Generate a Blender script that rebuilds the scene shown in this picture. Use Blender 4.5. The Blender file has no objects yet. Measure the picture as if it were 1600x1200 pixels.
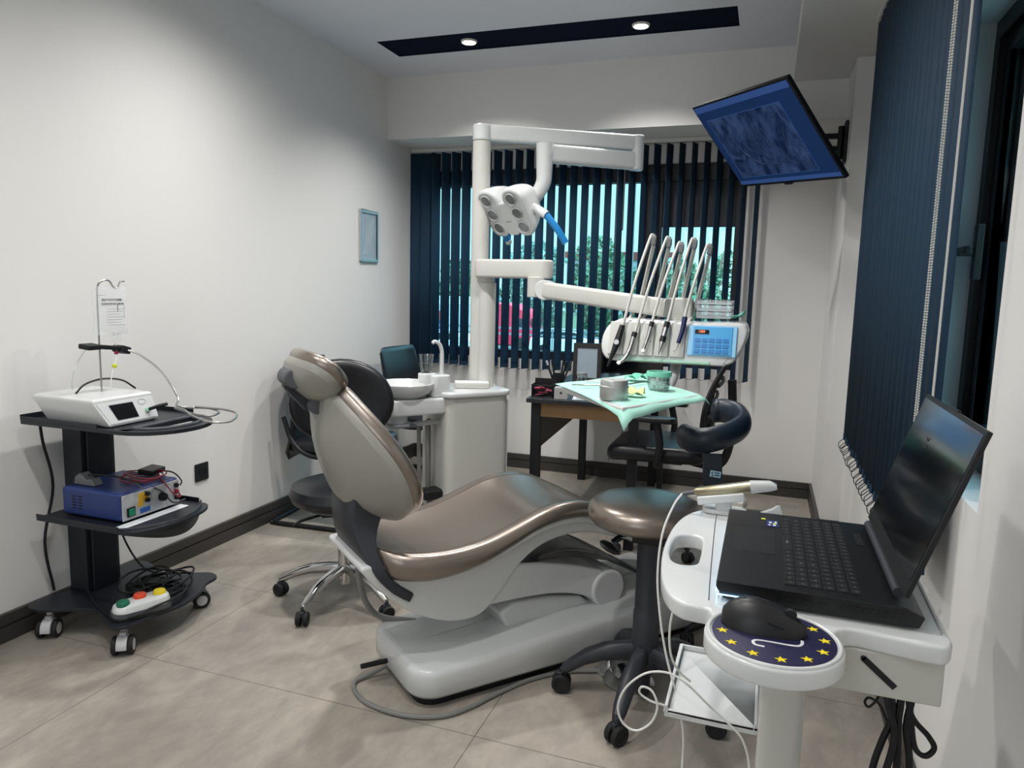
import bpy, bmesh, math, random
from mathutils import Vector, Matrix, Euler
from math import sin, cos, pi, radians, sqrt, atan2, hypot
random.seed(7)
SC = bpy.context.scene
COL = SC.collection

# ------------------------------------------------------------------ camera
F_PX, YAW, PITCH, ROLL = 1131.92, -0.33453, -0.13049, 0.024483
cam_d = bpy.data.cameras.new('camera')
cam_d.sensor_fit = 'HORIZONTAL'; cam_d.sensor_width = 36.0
cam_d.lens = F_PX / 1600.0 * 36.0
cam_d.clip_start = 0.02; cam_d.clip_end = 500
cam = bpy.data.objects.new('camera', cam_d); COL.objects.link(cam)
_f0 = Vector((sin(YAW), cos(YAW), 0)); _r0 = Vector((cos(YAW), -sin(YAW), 0)); _u0 = Vector((0, 0, 1))
_f = _f0 * cos(PITCH) + _u0 * sin(PITCH); _u = _u0 * cos(PITCH) - _f0 * sin(PITCH)
_r = _r0 * cos(ROLL) + _u * sin(ROLL); _u2 = _u * cos(ROLL) - _r0 * sin(ROLL)
_m = Matrix((( _r.x, _u2.x, -_f.x, 0), (_r.y, _u2.y, -_f.y, 0), (_r.z, _u2.z, -_f.z, 1.3), (0, 0, 0, 1)))
cam.matrix_world = _m
SC.camera = cam

# ------------------------------------------------------------------ world, exposure
world = bpy.data.worlds.new('sky'); SC.world = world; world.use_nodes = True
nt = world.node_tree; nt.nodes.clear()
wo = nt.nodes.new('ShaderNodeOutputWorld'); bg = nt.nodes.new('ShaderNodeBackground')
tc = nt.nodes.new('ShaderNodeTexCoord'); sx = nt.nodes.new('ShaderNodeSeparateXYZ'); cr = nt.nodes.new('ShaderNodeValToRGB')
nt.links.new(tc.outputs['Generated'], sx.inputs[0]); nt.links.new(sx.outputs['Z'], cr.inputs[0])
cr.color_ramp.elements[0].position = 0.0; cr.color_ramp.elements[0].color = (0.38, 0.72, 0.78, 1)
cr.color_ramp.elements[1].position = 0.45; cr.color_ramp.elements[1].color = (0.30, 0.62, 0.80, 1)
nt.links.new(cr.outputs[0], bg.inputs[0]); nt.links.new(bg.outputs[0], wo.inputs[0])
rs = nt.nodes.new('ShaderNodeMapRange'); rs.inputs['From Min'].default_value = .3; rs.inputs['From Max'].default_value = .8; rs.inputs['To Min'].default_value = 1.25; rs.inputs['To Max'].default_value = 7.0   # overcast sky: brighter overhead than at the horizon
nt.links.new(sx.outputs['Z'], rs.inputs['Value']); nt.links.new(rs.outputs[0], bg.inputs[1])
vs = SC.view_settings
SC.display_settings.display_device = 'sRGB'
vs.view_transform = 'Standard'; vs.look = 'None'; vs.exposure = 0.58; vs.gamma = 1.0; vs.use_curve_mapping = False

FILL_PANEL_W = 6.0
FILL_W = 9.0  # power of the added fill light behind the viewer
# ------------------------------------------------------------------ materials
def lin(h):
    h = h.lstrip('#'); o = []
    for i in (0, 2, 4):
        c = int(h[i:i+2], 16) / 255
        o.append(c/12.92 if c <= 0.04045 else ((c+0.055)/1.055)**2.4)
    return tuple(o) + (1,)
MATS = {}
def mat(name, col, rough=0.5, metal=0.0, spec=0.5, bump=0.0, bscale=200, var=0.0, vscale=5, coat=0.0, sheen=0.0, emit=None, es=1.0, alpha=1.0, trans=0.0, ior=1.45, coords='Object'):
    if name in MATS: return MATS[name]
    m = bpy.data.materials.new(name); m.use_nodes = True
    n = m.node_tree; b = n.nodes['Principled BSDF']
    c = lin(col) if isinstance(col, str) else col
    b.inputs['Base Color'].default_value = c
    b.inputs['Roughness'].default_value = rough; b.inputs['Metallic'].default_value = metal
    b.inputs['Specular IOR Level'].default_value = spec; b.inputs['Coat Weight'].default_value = coat
    b.inputs['Coat Roughness'].default_value = 0.08
    b.inputs['Transmission Weight'].default_value = trans; b.inputs['IOR'].default_value = ior
    b.inputs['Alpha'].default_value = alpha
    if emit: b.inputs['Emission Color'].default_value = lin(emit); b.inputs['Emission Strength'].default_value = es
    t = n.nodes.new('ShaderNodeTexCoord')
    if bump:
        no = n.nodes.new('ShaderNodeTexNoise'); no.inputs['Scale'].default_value = bscale; no.inputs['Detail'].default_value = 4
        bp = n.nodes.new('ShaderNodeBump'); bp.inputs['Strength'].default_value = bump; bp.inputs['Distance'].default_value = 0.002
        n.links.new(t.outputs[coords], no.inputs['Vector']); n.links.new(no.outputs[0], bp.inputs['Height']); n.links.new(bp.outputs[0], b.inputs['Normal'])
    if var:
        no = n.nodes.new('ShaderNodeTexNoise'); no.inputs['Scale'].default_value = vscale; no.inputs['Detail'].default_value = 5
        mx = n.nodes.new('ShaderNodeMix'); mx.data_type = 'RGBA'
        mx.inputs['A'].default_value = tuple(v*(1-var) for v in c[:3]) + (1,); mx.inputs['B'].default_value = tuple(min(1, v*(1+var)) for v in c[:3]) + (1,)
        n.links.new(t.outputs[coords], no.inputs['Vector']); n.links.new(no.outputs[0], mx.inputs['Factor']); n.links.new(mx.outputs['Result'], b.inputs['Base Color'])
    MATS[name] = m; return m
def glass_mat(name, tint=(1, 1, 1, 1), gloss=0.08, rough=0.02, fac=None):
    m = bpy.data.materials.new(name); m.use_nodes = True; n = m.node_tree; n.nodes.clear()
    o = n.nodes.new('ShaderNodeOutputMaterial'); tr = n.nodes.new('ShaderNodeBsdfTransparent'); gl = n.nodes.new('ShaderNodeBsdfGlossy')
    tr.inputs[0].default_value = tint; gl.inputs['Roughness'].default_value = rough
    fr = n.nodes.new('ShaderNodeLayerWeight'); fr.inputs[0].default_value = 0.25
    mr = n.nodes.new('ShaderNodeMath'); mr.operation = 'MULTIPLY_ADD'; mr.inputs[1].default_value = 0.5; mr.inputs[2].default_value = gloss
    mx = n.nodes.new('ShaderNodeMixShader'); n.links.new(fr.outputs['Fresnel'], mr.inputs[0])
    n.links.new(mr.outputs[0], mx.inputs[0]); n.links.new(tr.outputs[0], mx.inputs[1]); n.links.new(gl.outputs[0], mx.inputs[2]); n.links.new(mx.outputs[0], o.inputs[0])
    MATS[name] = m; return m

# ------------------------------------------------------------------ mesh builder
def frame_from(d):
    d = Vector(d).normalized(); a = Vector((0, 0, 1)) if abs(d.z) < 0.9 else Vector((1, 0, 0))
    x = a.cross(d).normalized(); y = d.cross(x); return x, y, d
def smooth_path(pts, n=6, closed=False):
    P = [Vector(p) for p in pts]; out = []
    if len(P) < 3: return P
    N = len(P); rng = N if closed else N-1
    for i in range(rng):
        p0 = P[(i-1) % N] if closed or i > 0 else P[0]*2 - P[1]
        p1 = P[i]; p2 = P[(i+1) % N]
        p3 = P[(i+2) % N] if closed or i < N-2 else P[-1]*2 - P[-2]
        for k in range(n):
            t = k/n
            out.append(0.5*((2*p1) + (p2-p0)*t + (2*p0-5*p1+4*p2-p3)*t*t + (3*p1-p0-3*p2+p3)*t**3))
    if not closed: out.append(P[-1])
    return out
class MB:
    def __init__(s): s.v = []; s.f = []; s.mi = []; s.cur = 0
    def add(s, vs, fs):
        o = len(s.v); s.v += [tuple(v) for v in vs]; s.f += [tuple(i+o for i in f) for f in fs]; s.mi += [s.cur]*len(fs); return s
    def box(s, c, d, rot=None):
        M = Euler(rot).to_matrix() if rot else Matrix.Identity(3); c = Vector(c); h = Vector(d)/2
        vs = [c + M @ Vector((x*h.x, y*h.y, z*h.z)) for x in (-1, 1) for y in (-1, 1) for z in (-1, 1)]
        return s.add(vs, [(0,1,3,2),(4,6,7,5),(0,4,5,1),(2,3,7,6),(0,2,6,4),(1,5,7,3)])
    def bb(s, a, b): # box by two corners
        return s.box([(a[i]+b[i])/2 for i in range(3)], [abs(b[i]-a[i]) for i in range(3)])
    def beam(s, p0, p1, w, h, up=(0, 0, 1)): # rectangular bar
        p0, p1 = Vector(p0), Vector(p1); d = (p1-p0).normalized(); x = d.cross(Vector(up)).normalized(); y = x.cross(d)
        vs = [p + x*a*w/2 + y*b*h/2 for p in (p0, p1) for a, b in ((-1,-1),(1,-1),(1,1),(-1,1))]
        return s.add(vs, [(0,3,2,1),(4,5,6,7)] + [(i,(i+1)%4,4+(i+1)%4,4+i) for i in range(4)])
    def cyl(s, p0, p1, r0, r1=None, n=24, cap=True):
        if r1 is None: r1 = r0
        p0, p1 = Vector(p0), Vector(p1); x, y, d = frame_from(p1-p0)
        vs = [p + (x*cos(2*pi*i/n) + y*sin(2*pi*i/n))*r for p, r in ((p0, r0), (p1, r1)) for i in range(n)]
        fs = [(i,(i+1)%n,n+(i+1)%n,n+i) for i in range(n)]
        if cap: fs += [tuple(range(n))[::-1], tuple(range(n, 2*n))]
        return s.add(vs, fs)
    def tube(s, pts, r, n=10, smooth=6, closed=False, cap=True):
        P = smooth_path(pts, smooth, closed) if smooth else [Vector(p) for p in pts]
        N = len(P); rr = r if callable(r) else (lambda t: r)
        T = []
        for i in range(N):
            a = P[(i-1) % N] if closed or i > 0 else P[0]; b = P[(i+1) % N] if closed or i < N-1 else P[-1]
            T.append((b-a).normalized())
        x = frame_from(T[0])[0]; rings = []
        for i in range(N):
            x = (x - T[i]*x.dot(T[i])); x = x.normalized() if x.length > 1e-9 else frame_from(T[i])[0]
            y = T[i].cross(x); q = rr(i/max(1, N-1))
            rings.append([P[i] + (x*cos(2*pi*k/n) + y*sin(2*pi*k/n))*q for k in range(n)])
        return s.loft(rings, cap=cap and not closed, loop=closed)
    def loft(s, rings, cap=True, loop=False, ringclosed=True):
        n = len(rings[0]); N = len(rings); vs = [p for r in rings for p in r]; fs = []
        for i in range(N if loop else N-1):
            a = i*n; b = ((i+1) % N)*n
            for k in range(n if ringclosed else n-1):
                k2 = (k+1) % n; fs.append((a+k, a+k2, b+k2, b+k))
        if cap and not loop: fs += [tuple(range(n))[::-1], tuple(range((N-1)*n, N*n))]
        return s.add(vs, fs)
    def lathe(s, prof, c=(0,0,0), axis=(0,0,1), n=32): # prof (r,z) list
        x, y, d = frame_from(axis); c = Vector(c); rings = []
        for r, z in prof: rings.append([c + d*z + (x*cos(2*pi*i/n) + y*sin(2*pi*i/n))*max(r, 1e-5) for i in range(n)])
        return s.loft(rings, cap=True)
    def prism(s, outline, z0, z1, M=None): # outline in xy, extruded along z; M maps
        M = M or Matrix.Identity(4); n = len(outline)
        vs = [M @ Vector((x, y, z)) for z in (z0, z1) for x, y in outline]
        return s.add(vs, [tuple(range(n))[::-1], tuple(range(n, 2*n))] + [(i,(i+1)%n,n+(i+1)%n,n+i) for i in range(n)])
    def ell(s, c, r, n=24, m=12, M=None):
        c = Vector(c); M = M or Matrix.Identity(3); rings = []
        for j in range(m+1):
            a = -pi/2 + pi*j/m; a = max(-pi/2+0.01, min(pi/2-0.01, a))
            rings.append([c + M @ Vector((r[0]*cos(a)*cos(2*pi*i/n), r[1]*cos(a)*sin(2*pi*i/n), r[2]*sin(a))) for i in range(n)])
        return s.loft(rings)
    def grid(s, fn, nu, nv, thick=None):
        vs = [fn(i/nu, j/nv) for i in range(nu+1) for j in range(nv+1)]
        fs = [(i*(nv+1)+j, (i+1)*(nv+1)+j, (i+1)*(nv+1)+j+1, i*(nv+1)+j+1) for i in range(nu) for j in range(nv)]
        return s.add(vs, fs)
    def build(s, name, material, parent=None, bevel=0.0, seg=2, sharp=40, sub=0, smooth=True, solid=0.0, mats=None, wn=False):
        me = bpy.data.meshes.new(name); me.from_pydata([tuple(v) for v in s.v], [], s.f); me.validate()
        bm = bmesh.new(); bm.from_mesh(me)
        if len(bm.faces) == len(s.mi):
            bm.faces.ensure_lookup_table()
            for f, i in zip(bm.faces, s.mi): f.material_index = i
        bmesh.ops.remove_doubles(bm, verts=bm.verts, dist=1e-6)
        bmesh.ops.recalc_face_normals(bm, faces=bm.faces)
        for f in bm.faces: f.smooth = smooth
        for e in bm.edges:
            if len(e.link_faces) == 2 and e.calc_face_angle(0) > radians(sharp) and not sub: e.smooth = False
        bm.to_mesh(me); bm.free()
        ms = mats or [material]
        for m_ in ms: me.materials.append(MATS[m_] if isinstance(m_, str) else m_)
        o = bpy.data.objects.new(name, me); COL.objects.link(o)
        if parent is not None: o.parent = parent
        if solid:
            md = o.modifiers.new('solid', 'SOLIDIFY'); md.thickness = solid; md.offset = 0
        if bevel:
            md = o.modifiers.new('bevel', 'BEVEL'); md.width = bevel; md.segments = seg; md.limit_method = 'ANGLE'; md.angle_limit = radians(sharp); md.harden_normals = True
        if sub:
            md = o.modifiers.new('sub', 'SUBSURF'); md.levels = sub; md.render_levels = sub
        return o
def rrect(w, h, r, n=6, cx=0, cy=0):
    out = []
    for qx, qy, a0 in ((1,1,0),(-1,1,90),(-1,-1,180),(1,-1,270)):
        for k in range(n+1):
            a = radians(a0 + 90*k/n); out.append((cx + qx*(w/2-r) + r*cos(a), cy + qy*(h/2-r) + r*sin(a)))
    return out
def shift_ring(outline, z, grow=0.0):
    n = len(outline); out = []
    for i in range(n):
        a = Vector(outline[i-1]); b = Vector(outline[i]); c = Vector(outline[(i+1) % n])
        d = (c-a); nrm = Vector((d.y, -d.x)); nrm = nrm.normalized() if nrm.length > 1e-9 else Vector((0, 0))
        out.append(Vector((b.x + nrm.x*grow, b.y + nrm.y*grow, z)))
    return out
def soft_slab(mb, outline, z0, z1, r, n=4, M=None): # ccw outline slab with rounded top and bottom rims
    R_ = []
    for k in range(n+1):
        a = pi/2*k/n; R_.append(shift_ring(outline, z0 + r*(1-sin(a)) if k else z0+r, -r + r*cos(pi/2-a) if False else -r*(1-cos(a))))
    bot = []
    for k in range(n+1):
        a = pi/2*(1-k/n); bot.append(shift_ring(outline, z0 + r - r*sin(a), -r*(1-cos(a))))
    top = []
    for k in range(n+1):
        a = pi/2*k/n; top.append(shift_ring(outline, z1 - r + r*sin(a), -r*(1-cos(a))))
    rings = bot + top
    if M is not None: rings = [[M @ p for p in q] for q in rings]
    return mb.loft(rings)
def tag(o, label=None, cat=None, group=None, kind=None):
    if label: o['label'] = label
    if cat: o['category'] = cat
    if group: o['group'] = group
    if kind: o['kind'] = kind
    return o
def thing(name, label, cat, loc=(0, 0, 0), rz=0, group=None):
    o = bpy.data.objects.new(name, None); COL.objects.link(o); o.empty_display_size = 0.05
    o.location = loc; o.rotation_euler = (0, 0, radians(rz)); return tag(o, label, cat, group)
def copy_tree(o, parent=None):
    c = o.copy(); COL.objects.link(c); c.parent = parent
    for ch in [q for q in o.children]: copy_tree(ch, c)
    return c
def text_mesh(txt, size, name, material, parent, M, depth=0.0005, align='CENTER'):
    cu = bpy.data.curves.new(name, 'FONT'); cu.body = txt; cu.size = size; cu.extrude = depth; cu.align_x = align; cu.align_y = 'CENTER'
    t = bpy.data.objects.new(name, cu); COL.objects.link(t)
    dg = bpy.context.evaluated_depsgraph_get(); me = bpy.data.meshes.new_from_object(t.evaluated_get(dg))
    bpy.data.objects.remove(t); bpy.data.curves.remove(cu)
    me.transform(M); me.materials.clear(); me.materials.append(MATS[material] if isinstance(material, str) else material)
    o = bpy.data.objects.new(name, me); COL.objects.link(o); o.parent = parent; return o
def axes(o, x, y): # 4x4 with x axis, y axis, z = cross
    x = Vector(x).normalized(); z = x.cross(Vector(y)).normalized(); y = z.cross(x)
    return Matrix(((x.x, y.x, z.x, o[0]), (x.y, y.y, z.y, o[1]), (x.z, y.z, z.z, o[2]), (0, 0, 0, 1)))
# ------------------------------------------------------------------ material palette
mat('wall_paint', '#dedddb', 0.75, bump=0.05, bscale=300)
mat('ceiling_paint', '#dcdee4', 0.8)
mat('black_trim', '#3a3735', 0.45, var=0.15, vscale=3)
mat('recess_dark', '#0b1426', 0.9, spec=.1)
mat('white_plastic', '#e4e3df', 0.3)
mat('gloss_white', '#cfd2d2', 0.22, coat=0.3)
mat('cream_white', '#c3c3be', 0.33)
mat('shell_beige', '#8f8e87', 0.3)
mat('bronze_leather', '#857b72', 0.33, 0.75, spec=0.6, bump=0.03, bscale=400, coat=0.6)
MATS['bronze_leather'].node_tree.nodes['Principled BSDF'].inputs['Coat Roughness'].default_value = .22
mat('bronze_leather_dark', '#6b6158', 0.36, .5)
mat('black_leather', '#14161b', 0.36, bump=0.04, bscale=300)
mat('black_plastic', '#17181b', 0.4)
mat('matte_black', '#0c0e13', 0.55)
mat('charcoal_plastic', '#2b2e35', 0.45)
mat('grey_plastic', '#6e7072', 0.45)
mat('mid_grey', '#4c4f55', 0.5)
mat('chrome', '#c8c8c8', 0.12, 1.0)
mat('steel', '#b9b9b7', 0.28, 1.0)
mat('dark_steel', '#4a4a4a', 0.3, 1.0)
mat('alu', '#c4c6c8', 0.42, 0.85)
mat('slat_fabric', '#26445c', 0.7, bump=0.1, bscale=500)
def add_translucent(name, w, col):
    n = MATS[name].node_tree; b = n.nodes['Principled BSDF']; tl = n.nodes.new('ShaderNodeBsdfTranslucent'); mx = n.nodes.new('ShaderNodeMixShader'); o = n.nodes['Material Output']
    tl.inputs[0].default_value = lin(col); mx.inputs[0].default_value = w; n.links.new(b.outputs[0], mx.inputs[1]); n.links.new(tl.outputs[0], mx.inputs[2]); n.links.new(mx.outputs[0], o.inputs[0])
add_translucent('slat_fabric', .35, '#365a78')
mat('slat_edge', '#8a8f92', 0.6)
mat('frame_dark', '#12161c', 0.4)
mat('rubber', '#17181a', 0.7)
mat('wheel_grey', '#55585c', 0.5)
mat('light_grey', '#b9bbbd', 0.4)
mat('trolley_black', '#1b1f27', 0.42)
mat('wood', '#8a6b48', 0.5, var=0.25, vscale=12)
mat('blue_grip', '#1f7fc0', 0.35)
mat('white_cable', '#d9d9d6', 0.45)
mat('grey_cable', '#7c7d7b', 0.5)
mat('screen_black', '#05070c', 0.12, coat=0.5)
mat('lamp_glow', '#fff4e6', 0.5, emit='#fff4ea', es=14.0)
mat('paper', '#dfe4e8', 0.7)
glass_mat('window_glass', (0.88, 0.97, 0.97, 1), 0.03)
glass_mat('clear_plastic', (0.9, 0.93, 0.94, 1), 0.10, 0.05)
glass_mat('smoke_plastic', (0.35, 0.38, 0.40, 1), 0.10, 0.05)

def floor_material():
    m = bpy.data.materials.new('floor_tiles'); m.use_nodes = True; n = m.node_tree; b = n.nodes['Principled BSDF']
    t = n.nodes.new('ShaderNodeTexCoord')
    def noise(sc, det, rough=0.6, dist=0.0, vec=None):
        q = n.nodes.new('ShaderNodeTexNoise'); q.inputs['Scale'].default_value = sc; q.inputs['Detail'].default_value = det
        q.inputs['Roughness'].default_value = rough; q.inputs['Distortion'].default_value = dist
        n.links.new(vec or t.outputs['Object'], q.inputs['Vector']); return q
    mp = n.nodes.new('ShaderNodeMapping'); mp.inputs['Scale'].default_value = (1.0, 0.55, 1); mp.inputs['Rotation'].default_value = (0, 0, 0.6)
    n.links.new(t.outputs['Object'], mp.inputs[0])
    a = noise(1.6, 9, 0.68, 0.6, mp.outputs[0]); c = noise(16, 6, 0.6, 0.5, mp.outputs[0])
    r1 = n.nodes.new('ShaderNodeValToRGB'); r1.color_ramp.elements[0].position = 0.3; r1.color_ramp.elements[0].color = lin('#7a7670')
    r1.color_ramp.elements[1].position = 0.68; r1.color_ramp.elements[1].color = lin('#ada59a')
    e = r1.color_ramp.elements.new(0.5); e.color = lin('#958f87')
    n.links.new(a.outputs[0], r1.inputs[0])
    r2 = n.nodes.new('ShaderNodeValToRGB'); r2.color_ramp.elements[0].position = 0.35; r2.color_ramp.elements[0].color = (0.88, 0.88, 0.88, 1)
    r2.color_ramp.elements[1].position = 0.62; r2.color_ramp.elements[1].color = (1.06, 1.05, 1.03, 1)
    n.links.new(c.outputs[0], r2.inputs[0])
    mx = n.nodes.new('ShaderNodeMix'); mx.data_type = 'RGBA'; mx.blend_type = 'MULTIPLY'; mx.inputs['Factor'].default_value = 1
    n.links.new(r1.outputs[0], mx.inputs['A']); n.links.new(r2.outputs[0], mx.inputs['B'])
    # tile joints: seams through x=-1.925 and y=1.83
    sp = n.nodes.new('ShaderNodeSeparateXYZ'); n.links.new(t.outputs['Object'], sp.inputs[0])
    def joint(out, off, size):
        s_ = n.nodes.new('ShaderNodeMath'); s_.operation = 'SUBTRACT'; s_.inputs[1].default_value = off; n.links.new(out, s_.inputs[0])
        d = n.nodes.new('ShaderNodeMath'); d.operation = 'PINGPONG'; d.inputs[1].default_value = size/2; n.links.new(s_.outputs[0], d.inputs[0])
        l = n.nodes.new('ShaderNodeMath'); l.operation = 'LESS_THAN'; l.inputs[1].default_value = 0.0013; n.links.new(d.outputs[0], l.inputs[0]); return l
    j1 = joint(sp.outputs['X'], -1.925, 1.2); j2 = joint(sp.outputs['Y'], 1.83, 0.6)
    mxj = n.nodes.new('ShaderNodeMath'); mxj.operation = 'MAXIMUM'; n.links.new(j1.outputs[0], mxj.inputs[0]); n.links.new(j2.outputs[0], mxj.inputs[1])
    m2 = n.nodes.new('ShaderNodeMix'); m2.data_type = 'RGBA'; m2.inputs['B'].default_value = lin('#55524d')
    n.links.new(mxj.outputs[0], m2.inputs['Factor']); n.links.new(mx.outputs['Result'], m2.inputs['A']); n.links.new(m2.outputs['Result'], b.inputs['Base Color'])
    b.inputs['Roughness'].default_value = 0.42
    bp = n.nodes.new('ShaderNodeBump'); bp.inputs['Strength'].default_value = 0.06; n.links.new(c.outputs[0], bp.inputs['Height']); n.links.new(bp.outputs[0], b.inputs['Normal'])
    MATS['floor_tiles'] = m
floor_material()
def S(mb, name, m, **k):
    o = mb.build(name, m, None, **k); o['kind'] = 'structure'; return o

XL, XP, XR, YB, YF, ZC = -2.511, 0.343, 0.44, 4.942, -1.6, 2.684
S(MB().bb((XL-.1, YF-.1, -.1), (XR+.3, YB+.2, 0)), 'floor', 'floor_tiles', smooth=False)
# ceiling with lamp recess: x -2.21..-.232, y 3.855..4.13
rx0, rx1, ry0, ry1 = -2.212, -0.232, 3.855, 4.13
qx0, qx1, qy0, qy1 = -2.212, -0.232, 0.95, 1.225
c = MB()
c.bb((XL-.1, YF-.1, ZC), (XR+.3, qy0, ZC+.1)); c.bb((XL-.1, qy1, ZC), (XR+.3, 2.42, ZC+.1)); c.bb((XL-.1, 2.695, ZC), (XR+.3, ry0, ZC+.1)); c.bb((XL-.1, ry1, ZC), (XR+.3, YB+.2, ZC+.1))
for a0, a1 in ((ry0, ry1), (qy0, qy1), (2.42, 2.695)):
    c.bb((XL-.1, a0, ZC), (rx0, a1, ZC+.1)); c.bb((rx1, a0, ZC), (XR+.3, a1, ZC+.1))
S(c, 'ceiling', 'ceiling_paint', smooth=False)
for k, (a0, a1) in enumerate(((ry0, ry1), (qy0, qy1), (2.42, 2.695))):
    b = MB(); b.bb((rx0, a0, ZC+.004), (rx1, a1, ZC+.02))
    for p, q in (((rx0, a0, ZC-.0005), (rx0+.003, a1, ZC+.004)), ((rx1-.003, a0, ZC-.0005), (rx1, a1, ZC+.004)), ((rx0, a0, ZC-.0005), (rx1, a0+.003, ZC+.004)), ((rx0, a1-.003, ZC-.0005), (rx1, a1, ZC+.004))): b.bb(p, q)
    S(b, 'trim_%d' % (k+5), 'recess_dark', smooth=False)
S(MB().bb((.057, YF, 2.489), (XR+.05, 4.52, ZC)), 'trim_3', 'wall_paint', smooth=False)      # beam along the right wall
S(MB().bb((XL-.05, 4.52, 2.283), (XP+.2, YB+.15, ZC)), 'trim_4', 'wall_paint', smooth=False)  # soffit over the window
S(MB().bb((XL-.1, YF-.1, 0), (XL, YB+.2, ZC)), 'wall_left', 'wall_paint', smooth=False)
S(MB().bb((XL-.1, YF-.1, 0), (XR+.3, YF, ZC)), 'wall_front', 'wall_paint', smooth=False)
# back wall with window opening
wx0, wx1, wz0, wz1 = -2.45, -0.20, 0.80, 2.14
b = MB(); b.bb((XL-.1, YB, 0), (XP+.3, YB+.2, wz0)); b.bb((XL-.1, YB, wz1), (XP+.3, YB+.2, 2.3)); b.bb((XL-.1, YB, wz0), (wx0, YB+.2, wz1)); b.bb((wx1, YB, wz0), (XP+.3, YB+.2, wz1))
S(b, 'wall_back', 'wall_paint', smooth=False)
# right wall: pier near the back corner, deeper wall towards the camera, window niche (y 1.70 .. 2.13)
ny0, ny1, nz0, nz1 = 1.70, 2.40, 0.86, 2.05
b = MB(); b.bb((XP, 4.15, 0), (XR+.3, YB+.2, ZC)); b.bb((XR, ny1, 0), (XR+.3, 4.15, ZC)); b.bb((XR, YF, 0), (XR+.3, ny0, ZC))
b.bb((XR, ny0, 0), (XR+.3, ny1, nz0)); b.bb((XR, ny0, nz1), (XR+.3, ny1, ZC))
S(b, 'wall_right', 'wall_paint', smooth=False)
# baseboards: two-step black skirting
def skirt(pts, name, hgt=.104, th=.018):
    b = MB()
    for (x0, y0), (x1, y1), (nx, ny) in pts:
        for h0, h1, t in ((0, hgt*.55, th), (hgt*.55, hgt*.62, th*.6), (hgt*.62, hgt, th)):
            b.bb((x0, y0, h0), (x1 + nx*t if nx else x1, y1 + ny*t if ny else y1, h1))
    S(b, name, 'black_trim', bevel=.001, smooth=False)
skirt([((XL, YF), (XL, YB), (1, 0))], 'baseboard_left')
skirt([((XL+.02, YB), (XP-.02, YB), (0, -1))], 'baseboard_back')
skirt([((XP, 4.15), (XP, YB), (-1, 0)), ((XP, 4.15), (XR, 4.15), (0, -1)), ((XR, YF), (XR, 4.13), (-1, 0))], 'baseboard_right')
# window 1 (back)
f = MB(); y0, y1 = YB+.04, YB+.11
def wf(b, x0, z0, x1, z1): b.bb((x0, y0, z0), (x1, y1, z1))
wf(f, wx0, wz0, wx1, .86); wf(f, wx0, 2.03, wx1, wz1); wf(f, wx0, .86, -2.365, 2.03); wf(f, -.845, .86, -.70, 2.03); wf(f, -.232, .86, wx1, 2.03)
wf(f, -.70, .86, -.232, .885)
w1 = f.build('window_1', 'frame_dark', None, bevel=.004); w1['kind'] = 'structure'
mat('upper_panel', '#2a2d34', 0.5)
MB().bb((-.70, YB+.06, 1.735), (-.232, YB+.09, 2.03)).build('window_panel', 'upper_panel', w1)
MB().bb((-2.365, YB+.07, .86), (-.845, YB+.076, 2.03)).build('window_pane', 'window_glass', w1)
MB().bb((-.70, YB+.07, .885), (-.232, YB+.076, 1.735)).build('window_pane', 'window_glass', w1)
h = MB(); h.box((-.76, YB+.03, 1.35), (.03, .02, .10)); h.cyl((-.76, YB+.02, 1.37), (-.76, YB+.0, 1.37), .008); h.box((-.76, YB-.003, 1.31), (.02, .012, .14)); h.build('window_handle', 'black_plastic', w1, bevel=.003)
# window 2 (right niche)
f = MB(); X0, X1 = XR+.10, XR+.16
def wg(b, a, z0, c_, z1, dx=0): b.bb((X0-dx, a, z0), (X1, c_, z1))
wg(f, ny0, nz0, ny1, nz0+.05); wg(f, ny0, nz1-.05, ny1, nz1); wg(f, ny0, nz0+.05, ny0+.05, nz1-.05); wg(f, ny1-.05, nz0+.05, ny1, nz1-.05)
for a, bb_ in ((ny0+.05, ny0+.10), (ny1-.10, ny1-.05)): wg(f, a, nz0+.05, bb_, nz1-.05, -.015)
wg(f, ny0+.10, nz0+.05, ny1-.10, nz0+.10, -.015); wg(f, ny0+.10, nz1-.10, ny1-.10, nz1-.05, -.015)
w2 = f.build('window_2', 'frame_dark', None, bevel=.003); w2['kind'] = 'structure'
MB().bb((X0+.03, ny0+.10, nz0+.10), (X0+.036, ny1-.10, nz1-.10)).build('window_pane', 'window_glass', w2)
h = MB(); h.box((XR+.09, 2.31, 1.43), (.02, .03, .15)); h.box((XR+.06, 2.31, 1.43), (.05, .016, .022)); h.box((XR+.045, 2.26, 1.43), (.016, .11, .022)); h.build('window_handle', 'black_plastic', w2, bevel=.003)

# ---- ceiling downlights
def downlight(x, y, label, glow=40, spot=150, bl=1.0):
    t = thing('ceiling_light', label, 'ceiling light', (x, y, ZC+.004), group=None)
    MB().lathe([(.030, .0), (.046, .0), (.046, -.006), (.040, -.012), (.032, -.004), (.030, 0)], n=32).build('light_ring', 'white_plastic', t)
    MB().lathe([(.0, -.003), (.029, -.003), (.029, -.007), (.0, -.007)], n=32).build('lamp_lens', 'lamp_glow', t)
    ld = bpy.data.lights.new('downlight', 'SPOT'); ld.energy = glow; ld.spot_size = radians(spot); ld.spot_blend = bl; ld.shadow_soft_size = .045; ld.color = (1.0, .972, .94)
    lo = bpy.data.objects.new('downlight', ld); COL.objects.link(lo); lo.parent = t; lo.location = (0, 0, -.025)
downlight(-1.695, 3.99, 'left of the two downlights in the dark ceiling recess', 48, 130, .85)
downlight(-.721, 3.99, 'right of the two downlights in the dark ceiling recess', 48, 130, .85)
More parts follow.
